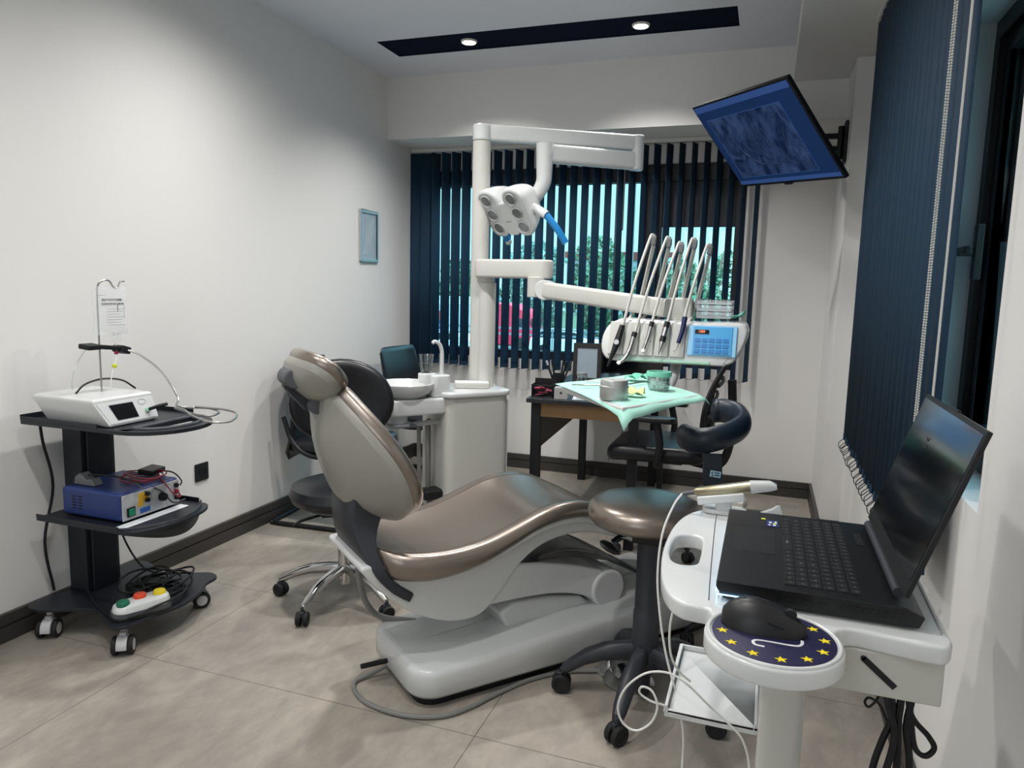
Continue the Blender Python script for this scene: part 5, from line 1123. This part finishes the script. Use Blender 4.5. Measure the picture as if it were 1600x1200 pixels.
for k, (dx, dy, c_) in enumerate(((.03, 0, 'matte_black'), (-.03, .01, 'matte_black'), (.01, .03, 'matte_black'), (.045, .01, 'charcoal_plastic'), (-.045, -.01, 'matte_black'))):
    pn_ = thing('pen', ['black marker leaning right in the pen holder', 'black marker leaning left in the pen holder', 'upright black pen in the pen holder', 'dark grey pen leaning far right in the pen holder', 'thick pen leaning far left in the pen holder'][k], 'pen', (-1.07+dx*.3, 3.86+dy*.3, .76)); MB().tube([(0, 0, 0), (dx*1.0, dy, .125)], .0055, n=10, smooth=0).build('barrel', c_, pn_); MB().tube([(dx*1.0, dy, .125), (dx*1.2, dy*1.2, .15)], .0062, n=10, smooth=0).build('cap', 'light_grey' if k == 4 else c_, pn_)
t = ondesk('glass_jar', 'clear glass jar with silver lid on the desk behind the tray cloth', 'jar', -1.0, 4.12); MB().lathe([(0, 0), (.03, 0), (.033, .01), (.033, .05), (.028, .06), (.026, .06), (.031, .05), (.031, .01), (0, .004)], n=28).build('jar_wall', 'clear_plastic', t); MB().lathe([(0, .06), (.031, .06), (.031, .073), (0, .075)], n=28).build('lid', 'alu', t)
mat('orange_label', '#d98a3a', .5); t = ondesk('tape_roll', 'small orange and white tape roll on the desk', 'tape roll', -1.02, 3.95); MB().lathe([(.012, 0), (.026, 0), (.026, .02), (.012, .02), (.012, 0)], n=28).build('roll', 'orange_label', t)
t = ondesk('photo_frame', 'dark patterned photo frame standing on the desk', 'photo frame', -1.0, 4.24, 12)
Mf = Euler((radians(-12), 0, 0)).to_matrix()
def ff(b): b.v = [tuple(Mf @ Vector(v)) for v in b.v]; return b
b = MB()
for p, q in (((-.085, 0, 0), (-.06, .012, .24)), ((.06, 0, 0), (.085, .012, .24)), ((-.06, 0, 0), (.06, .012, .03)), ((-.06, 0, .21), (.06, .012, .24))): b.bb(p, q)
mat('patterned_dark', '#1c1a1a', .4, var=.8, vscale=60); ff(b).build('frame', 'patterned_dark', t, bevel=.002); ff(MB().bb((-.06, .004, .03), (.06, .008, .21))).build('photo', 'print_grey', t)
MB().beam((0, .052, .16), (0, .13, .0), .03, .004).build('easel', 'matte_black', t)
t = ondesk('computer_monitor', 'black computer monitor on the desk in front of the window', 'monitor', -.76, 4.45, 30); MB().bb((-.20, 0, .05), (.20, .018, .29)).build('screen_panel', 'matte_black', t, bevel=.003); MB().bb((-.192, -.001, .06), (.192, .0, .282)).build('screen', 'screen_black', t); MB().bb((-.02, .018, .0), (.02, .035, .15)).build('stand', 'matte_black', t); MB().bb((-.09, -.05, 0), (.09, .09, .008)).build('stand_base', 'matte_black', t, bevel=.002)
t = MB().tube([(-.82, 4.80, .72), (-.83, 4.86, .5), (-.90, 4.88, .3), (-.98, 4.90, .13)], .0035, n=6).build('hanging_cable', 'matte_black', None); tag(t, 'black cord hanging behind the desk to the skirting', 'cable')
# ------------------------------------------------------------------ office chair at the desk (faces -x)
OC = thing('office_chair', 'black office chair with mesh back and armrests at the desk', 'chair', (-.47, 3.72, 0), 0)
b = MB(); soft_slab(b, rrect(.50, .48, .09, 6, 0, 0), .475, .555, .035, 5); b.v = [(x, y, z - .25*max(0, -x-.15)**1.2 + .02*x) for x, y, z in b.v]; b.build('seat', 'black_leather', OC, sharp=80)
b = MB()
def mb_(u, v): y = (u-.5)*.44*(1-.25*v*v); x = .24 + .10*v + .05*sin(v*pi*1.1)*-1 - .25*y*y; return Vector((x, y, .53 + .52*v))
vs = []
nu, nv = 20, 26
frame = [mb_(0, j/20) for j in range(21)] + [mb_(i/10, 1) for i in range(1, 11)] + [mb_(1, 1-j/20) for j in range(1, 21)] + [mb_(1-i/10, 0) for i in range(1, 10)]
b.tube(frame, .013, n=8, closed=True, smooth=0); b.build('back_frame', 'matte_black', OC)
b = MB(); b.grid(mb_, nu, nv); mm = b.build('back_mesh', 'matte_black', OC); md = mm.modifiers.new('wire', 'WIREFRAME'); md.thickness = .006; md.use_even_offset = False
for k in (.2, .35, .5, .65): b = MB(); b.tube([mb_(u/8, k) + Vector((.02, 0, 0)) for u in range(9)], .009, n=8, smooth=0); b.build('back_rib', 'matte_black', OC)
b = MB(); b.tube([(.10, 0, .46), (.27, 0, .44), (.33, 0, .52), (.34, 0, .70), (.33, 0, .88)], .022, n=10); b.build('back_spine', 'matte_black', OC)
for sg in (-1, 1):
    b = MB(); b.tube([(.02, .24*sg, .47), (.02, .285*sg, .49), (.03, .29*sg, .58), (.01, .285*sg, .685)], .018, n=10); b.build('arm_post', 'matte_black', OC)
    b = MB(); soft_slab(b, rrect(.24, .075, .03, 5, -.02, .28*sg), .685, .712, .01); b.build('arm_pad', 'black_leather', OC)
b = MB(); b.bb((-.12, -.1, .445), (.12, .1, .476)); b.build('mechanism', 'matte_black', OC, bevel=.006)
b = MB(); b.cyl((0, 0, .09), (0, 0, .28), .028, n=20); b.cyl((0, 0, .28), (0, 0, .45), .014, n=16); b.build('gas_column', 'matte_black', OC)
star_base(OC, .30, 5, 20, .12, 'matte_black', .026, .04, drop=.045)
t = thing('power_strip', 'white corded power box with black plugs on the floor beneath the desk end', 'power strip', (-.22, 4.62, 0), -10); MB().bb((-.17, -.06, 0), (.17, .06, .035)).build('strip_body', 'white_plastic', t, bevel=.006)
for k in range(3): MB().bb((-.12+.1*k, -.03, .035), (-.06+.1*k, .03, .09)).build('plug', 'black_plastic', t, bevel=.006)
# ------------------------------------------------------------------ assistant stool with curved armrest
AS = thing('armrest_stool', 'dark stool with a curved padded arm support on a flat bar, behind the laptop', 'stool', (.02, 2.74, 0))
b = MB(); b.lathe([(.0, .40), (.13, .40), (.165, .42), (.175, .445), (.165, .47), (.12, .48), (.0, .48)], n=40); b.build('seat', 'black_leather', AS)
aw = lambda b: put(b, AS)
arc = [(-.262, 2.60, .800), (-.215, 2.53, .797), (-.155, 2.515, .805), (-.09, 2.56, .825), (-.055, 2.64, .845), (-.075, 2.735, .862), (-.13, 2.78, .868), (-.175, 2.775, .862)]
b = MB(); P_ = smooth_path(arc, 6); N_ = len(P_); rings = []
for i, p in enumerate(P_):
    tn = (P_[min(i+1, N_-1)] - P_[max(i-1, 0)]).normalized(); s_ = tn.cross(Vector((0, 0, 1))).normalized(); e_ = min(1, (min(i, N_-1-i)/3.0)**.5 + .30) if min(i, N_-1-i) < 3 else 1
    rings.append([p + s_*(.030*e_*cos(a)) + Vector((0, 0, .046*e_*sin(a)*(1 if sin(a) > 0 else .95))) for a in [2*pi*k/18 for k in range(18)]])
b.loft(rings); aw(b).build('arm_support', 'navy_leather' if 'navy_leather' in MATS else mat('navy_leather', '#1a2733', .38, bump=.04, bscale=300), AS, sharp=80)
b = MB(); path = [(-.145, 2.515, .76), (-.135, 2.50, .66), (-.112, 2.505, .52), (-.09, 2.54, .40), (-.04, 2.62, .345), (.0, 2.70, .34)]
P_ = smooth_path(path, 5); rings = []
for i, p in enumerate(P_):
    tn = (P_[min(i+1, len(P_)-1)] - P_[max(i-1, 0)]).normalized(); s_ = Vector((.98, .2, 0)); q = tn.cross(s_).normalized()
    rings.append([p + s_*a*.032 + q*c_*.007 for a, c_ in ((-1, -1), (1, -1), (1, 1), (-1, 1))])
b.loft(rings); aw(b).build('support_bar', 'navy_leather', AS, bevel=.003)
mat('sticker_blue', '#a9d3e6', .4); tg = MB(); Ms = Euler((0, 0, .2)).to_matrix(); tg.box((-.129, 2.4905, .695), (.036, .002, .022), (0, .12, .19)); stk = aw(tg).build('sticker', 'sticker_blue', AS)
b = MB()
for dz in (.004, -.004): b.box((-.123, 2.4892, .695+dz), (.016, .001, .0028), (0, .12, .19))
b.box((-.139, 2.4875, .699), (.004, .001, .005), (0, .12, .19)); b.box((-.138, 2.4875, .690), (.004, .001, .005), (0, .12, .19)); aw(b).build('sticker_print', 'matte_black', stk)
b = MB(); b.cyl((0, 0, .08), (0, 0, .24), .028, n=20); b.cyl((0, 0, .24), (0, 0, .40), .016, n=16); b.build('gas_column', 'matte_black', AS); b = MB(); b.bb((-.08, -.08, .375), (.08, .08, .402)); b.build('seat_plate', 'matte_black', AS, bevel=.003)
star_base(AS, .25, 5, 64, .115, 'matte_black', .026, .036, drop=.04)

# ------------------------------------------------------------------ scanner cart
SCt = thing('scanner_cart', 'white intraoral scanner cart with handle cut-out and round mouse shelf at the lower right', 'cart', (.08, 1.34, 0))
cw = lambda b: put(b, SCt)
def curve_plate(loops, z0, z1, bev, name, material, parent):
    cu = bpy.data.curves.new(name, 'CURVE'); cu.dimensions = '2D'; cu.fill_mode = 'BOTH'; h = (z1-z0)/2; cu.extrude = h - bev; cu.bevel_depth = bev; cu.bevel_resolution = 3; cu.offset = -bev
    for lp in loops:
        sp = cu.splines.new('POLY'); sp.points.add(len(lp)-1); sp.use_cyclic_u = True
        for i, (x, y) in enumerate(lp): sp.points[i].co = (x, y, 0, 1)
    o = bpy.data.objects.new(name, cu); COL.objects.link(o); dg = bpy.context.evaluated_depsgraph_get(); me = bpy.data.meshes.new_from_object(o.evaluated_get(dg)); bpy.data.objects.remove(o); bpy.data.curves.remove(cu)
    me.transform(Matrix.Translation((-parent.location.x, -parent.location.y, (z0+z1)/2 - parent.location.z))); me.materials.clear(); me.materials.append(MATS[material])
    bm = bmesh.new(); bm.from_mesh(me)
    bmesh.ops.remove_doubles(bm, verts=bm.verts, dist=1e-6)
    for f in bm.faces: f.smooth = True
    for e in bm.edges:
        if len(e.link_faces) == 2 and e.calc_face_angle(0) > radians(35): e.smooth = False
    bm.to_mesh(me); bm.free(); o = bpy.data.objects.new(name, me); COL.objects.link(o); o.parent = parent; return o
CT = .835; DC = (.037, 1.010); DR = .0915
def sm(pts, n=5): return [(p.x, p.y) for p in smooth_path([(x, y, 0) for x, y in pts], n)]
left = sm([(-.045, 1.598), (-.085, 1.592), (-.120, 1.560), (-.143, 1.49), (-.152, 1.39), (-.149, 1.27), (-.135, 1.165), (-.116, 1.105), (-.095, 1.078), (-.075, 1.073), (-.055, 1.070), (-.047, 1.055)])
disc = [(DC[0] + DR*cos(a), DC[1] + DR*sin(a)) for a in [radians(153 + (387-153)*k/36) for k in range(37)]]
right = sm([(.121, 1.060), (.130, 1.072), (.150, 1.080), (.20, 1.072), (.245, 1.066), (.262, 1.072), (.270, 1.09)], 3)
outer = left + disc + right + [(.273, 1.35), (.275, 1.57), (.262, 1.597), (.1, 1.60)]
hole = [(p.x, p.y) for p in smooth_path([(-.139, 1.345, 0), (-.133, 1.385, 0), (-.112, 1.400, 0), (-.093, 1.393, 0), (-.086, 1.365, 0), (-.084, 1.27, 0), (-.092, 1.243, 0), (-.112, 1.237, 0), (-.128, 1.25, 0), (-.138, 1.29, 0)], 4, True)]
curve_plate([outer, hole], CT-.028, CT, .005, 'cart_top', 'gloss_white', SCt)
b = MB(); b.tube([(x, y, CT+.0005) for x, y in [(DC[0] + (DR-.006)*cos(a), DC[1] + (DR-.006)*sin(a)) for a in [2*pi*k/60 for k in range(60)]]], .003, n=8, closed=True, smooth=0); cw(b).build('disc_rim', 'gloss_white', SCt)
b = MB(); b.tube([(-.055, 1.10, CT), (-.060, 1.2, CT), (-.070, 1.45, CT), (-.073, 1.57, CT)], .0009, n=5); cw(b).build('groove_line', 'mid_grey', SCt)
b = MB(); b.tube([(.262, 1.10, CT), (.266, 1.35, CT), (.268, 1.585, CT)], .003, n=6); cw(b).build('edge_rim', 'gloss_white', SCt)
b = MB(); b.bb((.02, 1.078, .742), (.262, 1.56, CT-.0275)); cw(b).build('drawer_box', 'light_box' if 'light_box' in MATS else mat('light_box', '#b9b9b2', .45), SCt, bevel=.003)
b = MB(); b.beam((.160, 1.0772, .796), (.203, 1.0772, .760), .0085, .002, (0, 1, 0)); b.cyl((.160, 1.0762, .796), (.160, 1.0782, .796), .0033, n=10); cw(b).build('slot', 'matte_black', SCt)
b = MB(); b.prism(rrect(.074, .12, .018, 5, .071, 1.345), .10, .745); cw(b).build('column', 'cream_white', SCt)
b = MB(); b.bb((-.137, 1.335, .488), (.034, 1.60, .500)); b.bb((-.137, 1.335, .500), (-.131, 1.60, .512)); b.bb((.028, 1.335, .500), (.034, 1.60, .512)); b.bb((-.131, 1.594, .500), (.028, 1.60, .512)); b.bb((-.131, 1.335, .500), (.028, 1.341, .504)); cw(b).build('lower_tray', 'gloss_white', SCt, bevel=.002)
b = MB(); soft_slab(b, rrect(.40, .46, .05, 5, .07, 1.36), .062, .10, .01); cw(b).build('cart_base', 'gloss_white', SCt)
for x, y in ((-.10, 1.16), (.24, 1.16), (-.10, 1.56), (.24, 1.56)):
    b = MB(); b.cyl((x, y, .045), (x, y, .064), .010, n=12); b.box((x, y, .036), (.022, .036, .03)); cs = cw(b).build('caster', 'matte_black', SCt, bevel=.003)
    for sg in (-1, 1): b = MB(); b.lathe([(.01, -.006), (.026, -.006), (.027, 0), (.026, .006), (0, .006)], (x+.015*sg, y, .027), (sg, 0, 0), 20); cw(b).build('wheel', 'rubber', cs)
# scanner wand on its holder
b = MB(); soft_slab(b, rrect(.092, .05, .024, 6, -.058, 1.575), CT, CT+.011, .004); b.prism(rrect(.034, .022, .006, 3, -.060, 1.565), CT+.01, .872); cw(b).build('wand_holder', 'gloss_white', SCt, bevel=.001)
b = MB(); b.beam((-.114, 1.56, .862), (-.018, 1.56, .8815), .034, .019); cw(b).build('wand_cradle', 'gloss_white', SCt, bevel=.004, seg=3)
t = thing('scanner_wand', 'gold and white handheld scanner wand resting on the cart holder', 'scanner', (-.06, 1.56, .88))
mat('gold_metal', '#a39b82', .3, .8)
def lerp3(a, b_, q): return Vector(a).lerp(Vector(b_), q)
w0, w1, w2 = Vector((-.122, 1.56, .8775)), Vector((-.008, 1.56, .9015)), Vector((.043, 1.56, .910))
def rr_loft(b, secs):
    rings = []
    for p, w, h, r in secs:
        d = (w1-w0).normalized(); s_ = Vector((0, 1, 0)); q = s_.cross(d)*-1
        rings.append([p + s_*x + q*y for x, y in rrect(w, h, r, 4)])
    return b.loft(rings)
rr_loft(b := MB(), [(w0, .014, .012, .005), (w0.lerp(w1, .06), .021, .017, .006), (w0.lerp(w1, .5), .026, .020, .007), (w1, .029, .024, .008)]); put(b, t).build('wand_body', 'gold_metal', t, sharp=60)
rr_loft(b := MB(), [(w1, .030, .025, .008), (w1.lerp(w2, .75), .026, .020, .007), (w2 + Vector((0, 0, -.002)), .020, .010, .004)]); put(b, t).build('wand_tip', 'gloss_white', t, sharp=60)
b = MB(); b.tube([w0 + Vector((.004, 0, 0)), w0 + Vector((-.026, -.002, -.007))], lambda q: .0055-.002*q, n=10, smooth=0); put(b, t).build('strain_relief', 'mid_grey', t)
cb = [(-.147, 1.556, .871), (-.160, 1.53, .852), (-.176, 1.49, .80), (-.178, 1.46, .72), (-.166, 1.44, .64), (-.150, 1.43, .57), (-.130, 1.42, .51), (-.113, 1.41, .46), (-.103, 1.41, .40), (-.098, 1.40, .30), (-.06, 1.38, .12)]
b = MB(); b.tube(cb, .0024, n=8); put(b, t).build('wand_cable', 'white_cable', t)
t = thing('charging_cable', 'thin white cable looping in the air beside the lower cart tray', 'cable', (-.1, 1.32, .5)); cb = [(-.085, 1.30, .806), (-.115, 1.30, .76), (-.130, 1.30, .70), (-.128, 1.30, .64), (-.112, 1.31, .60), (-.09, 1.32, .578)]
b = MB(); b.tube(cb, .0022, n=8); b.tube([(.021, 1.325, .38), (.024, 1.325, .432), (.010, 1.325, .479), (-.015, 1.325, .505), (-.055, 1.325, .535), (-.094, 1.32, .570), (-.130, 1.32, .586), (-.172, 1.315, .580), (-.208, 1.31, .546), (-.222, 1.31, .503), (-.211, 1.31, .472), (-.185, 1.31, .462), (-.158, 1.31, .484), (-.147, 1.31, .519), (-.159, 1.315, .546), (-.179, 1.32, .548), (-.184, 1.325, .532), (-.163, 1.325, .520), (-.136, 1.326, .516)], .0022, n=8); put(b, t).build('cable', 'white_cable', t)
t = thing('cable_clip', 'small white cable clip on the back edge of the cart behind the laptop', 'cable clip', (.035, 1.575, CT))
MB().loft([[Vector((x, y, z)) for x, y in rrect(w, d, .004, 3, cx, 0)] for w, d, cx, z in ((.050, .02, 0, 0), (.044, .018, .002, .010), (.018, .014, .012, .022), (.008, .010, .014, .028))]).build('clip_body', 'gloss_white', t)
MB().cyl((.016, -.004, .012), (.030, -.012, .004), .004, n=10).build('clip_pin', 'white_plastic', t)
# black cables below the cart on the right
t = thing('cart_cables', 'bundle of thick black power cables hanging under the right end of the cart', 'cable', (.25, 1.28, .6)); 
for pts, r in (([(.222, 1.25, .745), (.230, 1.25, .67), (.236, 1.25, .625), (.224, 1.25, .575), (.214, 1.25, .52), (.205, 1.25, .40), (.21, 1.26, .2)], .0042), ([(.242, 1.25, .745), (.246, 1.25, .66), (.245, 1.25, .61), (.250, 1.25, .53), (.25, 1.26, .35), (.24, 1.27, .15)], .0045), ([(.262, 1.25, .745), (.262, 1.25, .668), (.258, 1.25, .61), (.268, 1.25, .54), (.27, 1.26, .4), (.26, 1.27, .18)], .0042), ([(.252, 1.255, .70), (.262, 1.25, .635), (.290, 1.25, .602), (.300, 1.25, .583), (.288, 1.25, .567), (.272, 1.25, .58), (.262, 1.25, .635), (.255, 1.255, .69)], .0034), ([(.232, 1.26, .74), (.226, 1.25, .66), (.24, 1.24, .60), (.232, 1.24, .53), (.22, 1.25, .45)], .0042)):
    b = MB(); b.tube(pts, r*1.35, n=8); put(b, t).build('cable', 'matte_black', t)
t = thing('thin_cable', 'thin black cable with a small loop left of the cable bundle', 'cable', (.21, 1.3, .6)); b = MB(); b.tube([(.228, 1.30, .744), (.226, 1.30, .66), (.221, 1.30, .625), (.209, 1.30, .606), (.202, 1.30, .613), (.207, 1.295, .625), (.222, 1.29, .620), (.233, 1.29, .600), (.246, 1.285, .57)], .0022, n=8); put(b, t).build('cable', 'matte_black', t)
# mouse pad and mouse
mat('pad_blue', '#17173f', .55); mat('star_yellow', '#e6d21e', .5); mat('mark_white', '#d8dadd', .5)
MP = thing('mouse_pad', 'round dark blue mouse pad with a ring of yellow stars', 'mouse pad', (DC[0], DC[1], CT+.0002)); MB().lathe([(0, 0), (DR-.011, 0), (DR-.0105, .0012), (DR-.0115, .002), (0, .002)], n=64).build('pad', 'pad_blue', MP)
for k in range(12):
    a = radians(30*k + 8); cx, cy = (DR-.0245)*cos(a), (DR-.0245)*sin(a); pts = []
    for j in range(10): r_ = .0085 if j % 2 == 0 else .0035; aa = radians(90 + 36*j) + radians(10); pts.append((cx + r_*cos(aa), cy + r_*sin(aa)))
    MB().prism(pts, .002, .0024).build('star', 'star_yellow', MP)
b = MB(); b.tube([(x - DC[0], y - DC[1], .0021) for x, y in [(.026, .972), (.014, .974), (.012, .984), (.022, .989), (.059, .989), (.070, .992), (.074, 1.0), (.074, 1.008)]], .0021, n=6); b.v = [(x, y, .002 + (z-.002)*.25 + .0002) for x, y, z in b.v]; b.build('logo_stroke', 'mark_white', MP)
MS = thing('computer_mouse', 'black wireless mouse on the starred mouse pad', 'mouse', (.022, 1.030, CT+.0025), -8)
b = MB(); rings = []
for i in range(25):
    q = i/24; x = -.054 + .112*q; w = .0335*(sin(pi*min(1, (q*.97+.015))**.85)**.42)*(1-.16*q); hh = .040*(sin(pi*(q*.86+.05)**.72)**.75) + .001; n_ = 20; ring = []
    for k in range(n_):
        a = 2*pi*k/n_; cz = sin(a); ring.append(Vector((x, w*cos(a)*(1-.12*(cz > 0)*cz), hh*max(0, cz)**.85 if cz > 0 else -.0 )))
    rings.append(ring)
b.loft(rings); b.build('mouse_body', 'black_plastic', MS, sharp=80)
b = MB(); b.cyl((.036, -.004, .026), (.036, .004, .026), .0085, n=18); b.build('scroll_wheel', 'rubber', MS); 
b = MB(); b.tube([(.01, 0, .0405), (.028, 0, .035), (.05, 0, .020)], .0008, n=5); b.build('button_gap', 'matte_black', MS); b = MB(); b.box((.022, -.030, .020), (.022, .003, .004), (0, .2, 0)); b.build('side_button', 'matte_black', MS, bevel=.001)
b = MB(); b.tube([(-.030, .003, .0375), (-.026, -.004, .0392), (-.022, .003, .040), (-.027, .006, .0388)], .0006, n=4); b.build('logo_mark', 'mid_grey', MS)
# laptop
mat('laptop_black', '#0f1114', .42, bump=.02, bscale=600); mat('key_black', '#060709', .5); mat('key_glyph', '#5a5c66', .5)
LP = thing('laptop', 'open black gaming laptop on the white cart, screen towards the left', 'laptop', (.09, 1.30, CT+.0005))
lw_ = lambda b: put(b, LP)
LX0, LX1, LY0, LY1, LB = -.046, .232, 1.103, 1.497, .8685
b = MB(); b.loft([[Vector((x, y, CT+.004)) for x, y in [(LX0+.012, LY0+.004), (LX1, LY0+.002), (LX1, LY1-.002), (LX0+.012, LY1-.004)]], [Vector((x, y, LB-.012)) for x, y in [(LX0, LY0), (LX1+.006, LY0), (LX1+.006, LY1), (LX0, LY1)]], [Vector((x, y, LB-.0005)) for x, y in [(LX0, LY0), (LX1-.02, LY0), (LX1-.02, LY1), (LX0, LY1)]]]); lw_(b).build('base', 'laptop_black', LP, bevel=.0018, sharp=25)
for x in (-.02, .20):
    for y in (1.13, 1.47): b = MB(); b.cyl((x, y, CT+.0005), (x, y, CT+.006), .006, n=12); lw_(b).build('foot', 'rubber', LP)
b = MB(); b.bb((-.028, 1.253, LB-.0008), (.040, 1.385, LB+.0001)); lw_(b).build('touchpad', 'black_plastic', LP, bevel=.0005)
mat('led_cyan', '#9fd8ff', .4, emit='#8fd0ff', es=3.0)
b = MB(); b.bb((LX0+.001, LY0-.0012, LB-.023), (.012, LY0+.0006, LB-.0215)); b.bb((LX0-.0008, LY0+.01, LB-.023), (LX0+.001, LY1-.01, LB-.0215)); lw_(b).build('light_bar', 'led_cyan', LP)
b = MB(); rd = random.Random(8); keys = 0
gl = MB()
rows = [(.052, .016), (.0705, .0155), (.089, .0155), (.1075, .0155), (.126, .0155), (.1445, .014)]
for ri, (x, d) in enumerate(rows):
    y = 1.125
    layout = [1]*19
    if ri == 0: layout = [1, 1, 1, 1.0, 1, 1.2, 1, 1, 4.6, 1, 1, 1, 1.2, 1.2]
    if ri == 1: layout = [1, 1, 1, 1.0, 1.9, 1, 1, 1, 1, 1, 1, 1, 1, 1, 1, 1.5]
    if ri == 2: layout = [1, 1, 1, 1, 1.6, 1, 1, 1, 1, 1, 1, 1, 1, 1, 1, 1.35]
    tot = sum(layout); s_ = (1.475-1.125)/tot
    for wk in layout:
        w = wk*s_; b.bb((x, y+.0008, LB-.0008), (x+d, y+w-.0008, LB+.0009)); gl.bb((x+d*.4, y+w*.42, LB+.0009), (x+d*.62, y+w*.58, LB+.00105)); y += w
o = lw_(b).build('keyboard', 'key_black', LP, bevel=.0004); lw_(gl).build('key_legends', 'key_glyph', o)
b = MB(); b.bb((.176, 1.36, LB-.001), (.188, 1.43, LB+.0004)); lw_(b).build('media_keys', 'key_black', LP)
mat('sticker_navy', '#22306e', .4); b = MB(); b.bb((.026, 1.408, LB-.0003), (.047, 1.446, LB+.0004)); st = lw_(b).build('palm_sticker', 'sticker_navy', LP)
b = MB(); b.bb((.029, 1.413, LB+.0004), (.033, 1.419, LB+.0006)); b.bb((.037, 1.413, LB+.0004), (.042, 1.421, LB+.0006)); b.bb((.030, 1.428, LB+.0004), (.035, 1.436, LB+.0006)); b.bb((.040, 1.433, LB+.0004), (.044, 1.440, LB+.0006)); lw_(b).build('sticker_print', 'mark_white', st)
b = MB(); b.bb((.016, 1.449, LB-.0003), (.024, 1.456, LB+.0004)); b.bb((.037, 1.424, LB+.0004), (.044, 1.431, LB+.0006)); lw_(b).build('sticker_accent', 'clip_yellow', st)
b = MB()
for k in range(9): b.bb((.13+.0095*k, LY0-.0008, LB-.020), (.135+.0095*k, LY0+.0004, LB-.010))
for k in range(3): b.bb((.055+.022*k, LY0-.0008, LB-.018), (.068+.022*k, LY0+.0004, LB-.012))
lw_(b).build('side_ports', 'matte_black', LP)
hx, hz = .206, .8775
b = MB(); b.cyl((hx, LY0+.03, hz), (hx, LY1-.03, hz), .0075, n=20); lw_(b).build('hinge', 'charcoal_plastic', LP)
ld = Vector((.287-hx, 0, 1.128-hz)); LLn = ld.length; ld.normalize(); nl = Vector((-ld.z, 0, ld.x)) # front of lid faces -x
def lid(b, y0, y1, v0, v1, d0, d1):
    vs = [Vector((hx, y, hz)) + ld*v + nl*d for d in (d0, d1) for y, v in ((y0, v0), (y1, v0), (y1, v1), (y0, v1))]
    return b.add(vs, [(0, 1, 2, 3), (7, 6, 5, 4), (0, 4, 5, 1), (1, 5, 6, 2), (2, 6, 7, 3), (3, 7, 4, 0)])
lidb = lw_(lid(MB(), LY0, LY1, .006, LLn, -.0075, 0)).build('lid', 'laptop_black', LP, bevel=.0012)
lw_(lid(MB(), LY0+.006, LY1-.006, .030, LLn-.007, -.0005, .0006)).build('screen', 'screen_black', lidb)
lw_(lid(MB(), LY0+.17, LY0+.23, LLn-.001, LLn+.003, -.006, -.001)).build('camera_bump', 'laptop_black', lidb)
mat('reflection_mark', '#3a3240', .3); mk = MB(); c0 = Vector((hx, 1.345, hz)) + ld*.195 + nl*.0008
for k in range(4): a = radians(40+90*k); d2 = Vector((0, cos(a), 0))*1 + ld*sin(a); mk.tube([c0 + d2*.004, c0 + d2*.009 + Vector((0, .003, 0)), c0 + d2*.013], .0009, n=5)
lw_(mk).build('screen_emblem', 'reflection_mark', lidb)  # faint logo; a screen reflection is painted into its colour
